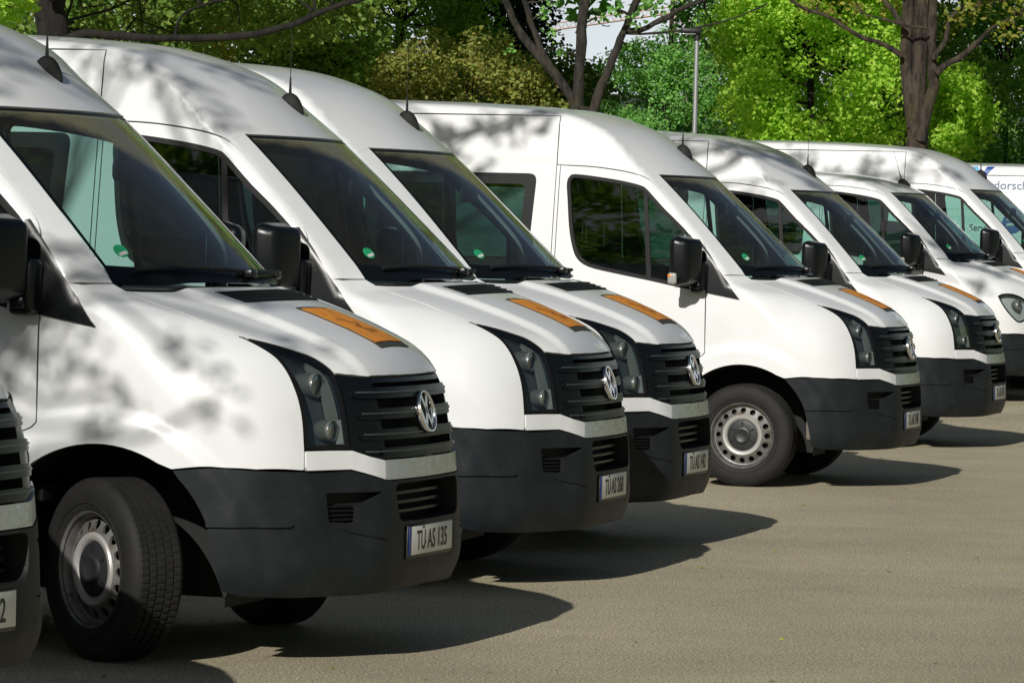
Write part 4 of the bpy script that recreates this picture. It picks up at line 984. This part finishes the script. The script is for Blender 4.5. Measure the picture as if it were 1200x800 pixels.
m.set('Base Color', m.ramp(n_, [(.35, (.050, .075, .055)), (.65, (.115, .145, .10))])); m.set('Normal', m.bump(n_, 1., 4.))
link('hills', mesh('hills', V, F, True), M['hill_wood'])['kind'] = 'structure'
# crane far away
mat('crane_red_hazed', (.52, .36, .30), .8)  # red paled, distance haze is put into the colour
Y = 420.; a = Vector(W3(605, 38, Y)); c = Vector(W3(800, 10, Y)); cr_ = empty('tower_crane', (c.x, c.y, .4)); tag(cr_, 'distant red tower crane jib seen in the sky gap', 'crane')
o_ = Vector(cr_.location); a -= o_; c -= o_; bm = bmesh.new(); d_ = c-a; N_ = 22
for off_ in (Vector((0, 0, .35)), Vector((0, .5, -.35)), Vector((0, -.5, -.35))): tube_bm(bm, [a+off_, c+off_], .07, 5)
for k in range(N_):
    p = a+d_*(k/N_); q = a+d_*((k+.5)/N_); r_ = a+d_*((k+1)/N_)
    for s_ in (-.5, .5): tube_bm(bm, [p+Vector((0, s_, -.35)), q+Vector((0, 0, .35)), r_+Vector((0, s_, -.35))], .045, 4)
bm_obj('jib', bm, 'crane_red_hazed', cr_)
bm = bmesh.new()
for sx in (-.7, .7):
    for sy in (-.7, .7): tube_bm(bm, [(sx, sy, 0), (sx, sy, c.z+4)], .1, 5)
for k in range(18): tube_bm(bm, [(-.7 if k % 2 else .7, -.7, k*(c.z+4)/18), (.7 if k % 2 else -.7, -.7, (k+1)*(c.z+4)/18)], .06, 4)
bm_obj('mast', bm, 'crane_red_hazed', cr_)
p = a+d_*.02; bm = bmesh.new(); tube_bm(bm, [p, p+Vector((0, 0, 1.9))], .10, 5); tube_bm(bm, [p+Vector((-.5, 0, 1.2)), p+Vector((.5, 0, 1.2))], .07, 5); bm_obj('jib_mast', bm, 'crane_red_hazed', cr_)
# lamp post
mat('galvanised', (.40, .41, .41), .45, .6)
Y = 41.; t_ = W3(817, 38, Y); g0 = float(ground_z(t_[0], t_[1])); lp = empty('street_lamp', (t_[0], t_[1], g0)); tag(lp, 'slim grey lamp post with a flat head in front of the birch', 'street lamp')
h = t_[2]-g0; Y *= TS
bm = bmesh.new(); tube_bm(bm, [(0, 0, 0), (0, 0, 1.0), (0, 0, 1.02), (0, 0, h)], [.055, .055, .034, .028], 14); bm_obj('pole', bm, 'galvanised', lp)
bm = bmesh.new(); box_bm(bm, (-.20, -.09, h-.02), (.05, .09, h+.05), .025, 3); hd = bm_obj('lamp_head', bm, 'hub_plastic', lp)
box('lamp_glass', 'clear_lens', (-.18, -.07, h-.032), (-.02, .07, h-.022), .003, hd)
bm = bmesh.new(); tube_bm(bm, [(0, 0, h-.10), (0, 0, h+.01)], .042, 14); bm_obj('collar', bm, 'hub_plastic', lp)
bm = bmesh.new(); tube_bm(bm, [(0, 0, 0), (0, 0, .02)], .11, 14); bm_obj('base_plate', bm, 'galvanised', lp)
# ---------------------------------------------------------------- trees beside and behind the photographer: their shade and reflections fall on the vans
GB = 'trees beside and behind the photographer'
def sun_pt(P, D): return np.array(P, float)+np.array(to_sun)/math.cos(SUN_EL)*D
def shade_tree(label, base, targets, D, leaf=.09, dens=260, branches=()):
    ex = [(*sun_pt(p, D+rng.uniform(-.5, .5)), r) for p, r in targets]; c = np.mean([e[:3] for e in ex], 0)
    z0 = min(e[2] for e in ex); root = empty('shade_casting_tree', (base[0], base[1], 0)); tag(root, label, 'tree', GB); o = np.array(root.location)
    C = np.array([e[:3] for e in ex]); R = np.array([e[3] for e in ex])
    tk = np.array([(base[0], base[1], -.1), (base[0]+.1, base[1], z0*.5), (base[0], base[1]+.1, c[2]*.9), (base[0], base[1], c[2]*1.15)])
    bm = bmesh.new(); tube_bm(bm, tk-o, [.22, .18, .12, .06], 10); bm_obj('trunk', bm, 'bark_grey', root)
    bm = bmesh.new()
    for k in range(len(C)):
        a = tk[2] if k % 2 else tk[3]; P = limb(a, C[k], .05, 8); tube_bm(bm, P-o, np.linspace(.05, .012, 8), 6)
    for pts, ra, rb in branches: tube_bm(bm, np.array([sun_pt(p, D) for p in cr(pts, 3)])-o, np.linspace(ra, rb, len(cr(pts, 3))), 7)
    bm_obj('limbs', bm, 'bark_grey', root)
    n = int(np.sum(R**2)*dens/.09); leaves('crown', 'leaf_mid', spread(C, R, n)-o, leaf, root)

hedge('low dark thicket behind the forked trunk', 610, 775, 62., 4.6, 9000, 'leaf_dark', .11)
def vl(i, x, y, z):
    """point in the frame of van i"""
    X, Y, th = VANS[i][:3]; c, s = math.cos(th), math.sin(th); return (X+c*x+s*y, Y-s*x+c*y, z)
T1 = [(vl(1, *p), r) for p, r in [((-.42, -.97, 1.12), .20), ((-.15, -.97, 1.22), .22), ((.05, -.95, 1.02), .18), ((.28, -.92, 1.20), .20), ((.02, -.97, .90), .14), ((.45, -.86, .98), .12), ((-.12, -.85, 1.55), .16), ((.05, -.6, 1.44), .16), ((.25, -.4, 1.42), .20), ((.45, -.35, 1.36), .16), ((-.95, -.4, 2.42), .30), ((-1.25, -.2, 2.55), .34), ((-.75, -.1, 2.30), .2), ((-.75, -.6, 2.28), .18), ((.62, -.55, 1.22), .12)]]
T1 += [(vl(2, *p), r) for p, r in [((-1.0, -.85, 2.38), .24), ((-1.25, -.8, 2.48), .22), ((-.80, -.8, 2.22), .16), ((-.95, -.2, 2.45), .22), ((-1.5, -.8, 2.5), .2)]]
T1 = [(p, r*.8) for p, r in T1]
shade_tree('tall leafy tree left of the photographer, shading the nearest whole van', (-7.0, 6.0), T1, 7.5, .065, 105)
br = [[vl(4, *p) for p in q] for q in ([(-3.6, -.9, 2.25), (-2.9, -.92, 2.32), (-2.35, -.92, 2.42), (-1.9, -.9, 2.52), (-1.5, -.8, 2.62)], [(-2.5, -.92, 2.38), (-2.2, -.94, 2.22), (-2.0, -.94, 2.12)])]
T4 = [(vl(4, *p), r) for p, r in [((-1.75, -.9, 2.46), .16), ((-1.95, -.9, 2.5), .12), ((-2.25, -.92, 2.40), .14), ((-2.35, -.92, 2.26), .12), ((-2.15, -.93, 2.22), .10), ((-2.0, -.94, 2.16), .07), ((-1.9, -.94, 2.2), .06), ((-1.55, -.85, 2.56), .13), ((-2.7, -.9, 2.45), .2), ((-2.9, -.9, 2.3), .2), ((-3.3, -.9, 2.4), .3)]]
shade_tree('tree over the row whose limb shades the side of the mid row van', (-8.5, 19.0), T4, 7.0, .075, 200, [(b_, .03, .012) for b_ in br])
br = [[vl(5, *p) for p in q] for q in ([(-2.9, -.9, 2.0), (-2.2, -.92, 2.2), (-1.6, -.88, 2.42), (-1.0, -.6, 2.5), (-.6, -.1, 2.3)], [(-2.0, -.93, 2.05), (-1.55, -.92, 2.25), (-1.15, -.88, 2.40), (-.9, -.5, 2.45)], [(-2.6, -.9, 2.35), (-2.0, -.88, 2.45), (-1.5, -.8, 2.58)])]
T5 = [(vl(5, *p), r) for p, r in [((-2.1, -.9, 2.42), .18), ((-1.7, -.9, 2.5), .15), ((-1.2, -.8, 2.52), .16), ((-.95, -.4, 2.5), .22), ((-.8, .1, 2.4), .25), ((-1.3, -.9, 2.15), .09), ((-1.0, -.9, 2.10), .07), ((-1.15, .2, 2.55), .3), ((-.85, -.8, 2.2), .08), ((-2.4, -.9, 2.2), .2), ((-.6, -.3, 2.2), .12)]]
R6 = [(4.779, 42.121), (5.86, 44.37), (8.15, 47.75)]
c_, s_ = math.cos(.31), math.sin(.31)
def rl(i, x, y, z): X, Y = R6[i]; return (X+c_*x+s_*y, Y-s_*x+c_*y, z+.15)
T6 = [(rl(0, *p), r) for p, r in [((-1.0, -.6, 2.3), .2), ((-.75, -.2, 2.2), .18), ((-1.5, -.3, 2.35), .2), ((.0, -.8, 1.45), .12), ((.2, -.6, 1.4), .16), ((.45, -.6, 1.3), .14), ((.3, -.9, 1.15), .12), ((-.2, -.85, 1.6), .1), ((-.3, -.2, 1.8), .15)]]
T6 += [(rl(1, x, -.85, z), r) for x, z, r in [(-3.6, 2.45, .22), (-3.1, 2.3, .18), (-2.6, 2.45, .24), (-2.2, 2.3, .16), (-1.8, 2.42, .2), (-1.3, 2.5, .14), (-3.4, 2.1, .2), (-2.8, 2.1, .16), (-.9, 2.4, .14), (-1.4, 2.3, .1)]]
shade_tree('branchy tree over the row that patterns the roof of the van with branch shadows', (-6.5, 25.5), T5, 8.5, .075, 200, [(b_, .045, .018) for b_ in br])
shade_tree('leafy tree left of the row that dapples the farthest vans', (-8.0, 33.5), T6, 9.5, .08, 160)
# belt of trees all round the car park
k = 0
for x, y, h in [(-46, -36, 20), (-36, -40, 23), (-27, -36, 21), (-18, -41, 24), (-9, -37, 21), (0, -42, 24), (9, -38, 22), (18, -41, 23), (27, -36, 20), (32, -16, 14), (33, 0, 13), (31, 11, 14), (34, 22, 13), (32, 33, 14), (29, 44, 13), (27, 56, 14), (20, 66, 13), (-25, -4, 18), (-31, -1, 19), (-24, 5, 17), (-29, -12, 20), (-35, -8, 21), (-33, -19, 22), (-38, 3, 20), (-28, -7, 17), (-32, -26, 23), (-40, -16, 22), (-30, 14, 13), (-27, 28, 12), (-26, 42, 13), (-22, 54, 13)]:
    side = 'behind the photographer' if y < -25 else ('right of the car park' if x > 0 else 'left of the car park')
    tree('belt_tree', 'broad leafy tree in the belt '+side, 'leaf_mid' if k % 3 else 'leaf_dark', 'bark_dark', (x, y), (x+rng.uniform(-.5, .5), y, h*.6), (3.4, 3.0, h*.32), 9000 if (x < -23 and y < 8 and y > -25) else 3200, .24 if (x < -23 and y < 8 and y > -25) else .34, nclump=90, cr0=.45, cr1=1.0, group='belt of trees '+side, r_trunk=.22, twigs=10)
    k += 1
# fallen leaf bits on the asphalt
C = np.stack([rng.uniform(-3, 6, 420), rng.uniform(13, 33, 420), np.full(420, .006)], 1)
lt = leaves('leaf_litter', 'leaf_yellow', C, .035); 
co_ = np.empty(len(lt.data.vertices)*3, np.float32); lt.data.vertices.foreach_get('co', co_); co_ = co_.reshape(-1, 3); co_[:, 2] = .004+np.abs(co_[:, 2]-.006)*.25; lt.data.vertices.foreach_set('co', co_.ravel()); lt.data.update()
tag(lt, 'scattered yellow leaf bits on the asphalt', 'leaves', kind='stuff')

# pale shell added behind the hills to brighten the sky gap
V = []; F = []; nx, ny = 120, 16
for j in range(ny):
    for i in range(nx):
        a = math.radians(50+80*i/(nx-1)); el = j/(ny-1); bul = 1+.004*math.sin(i*.9+j*1.3)
        R_ = 2300*bul+150*el; V.append((R_*math.cos(a), R_*math.sin(a), -20+520*el*(1+.12*math.sin(i*.5)+.08*math.sin(i*1.9))))
for j in range(ny-1):
    for i in range(nx-1): F.append((j*nx+i, j*nx+i+1, (j+1)*nx+i+1, (j+1)*nx+i))
mat('sky_shell_pale', (.50, .56, .62), 1., spec=0.)
link('bright_sky_shell', mesh('bright_sky_shell', V, F, True), M['sky_shell_pale'])['kind'] = 'structure'
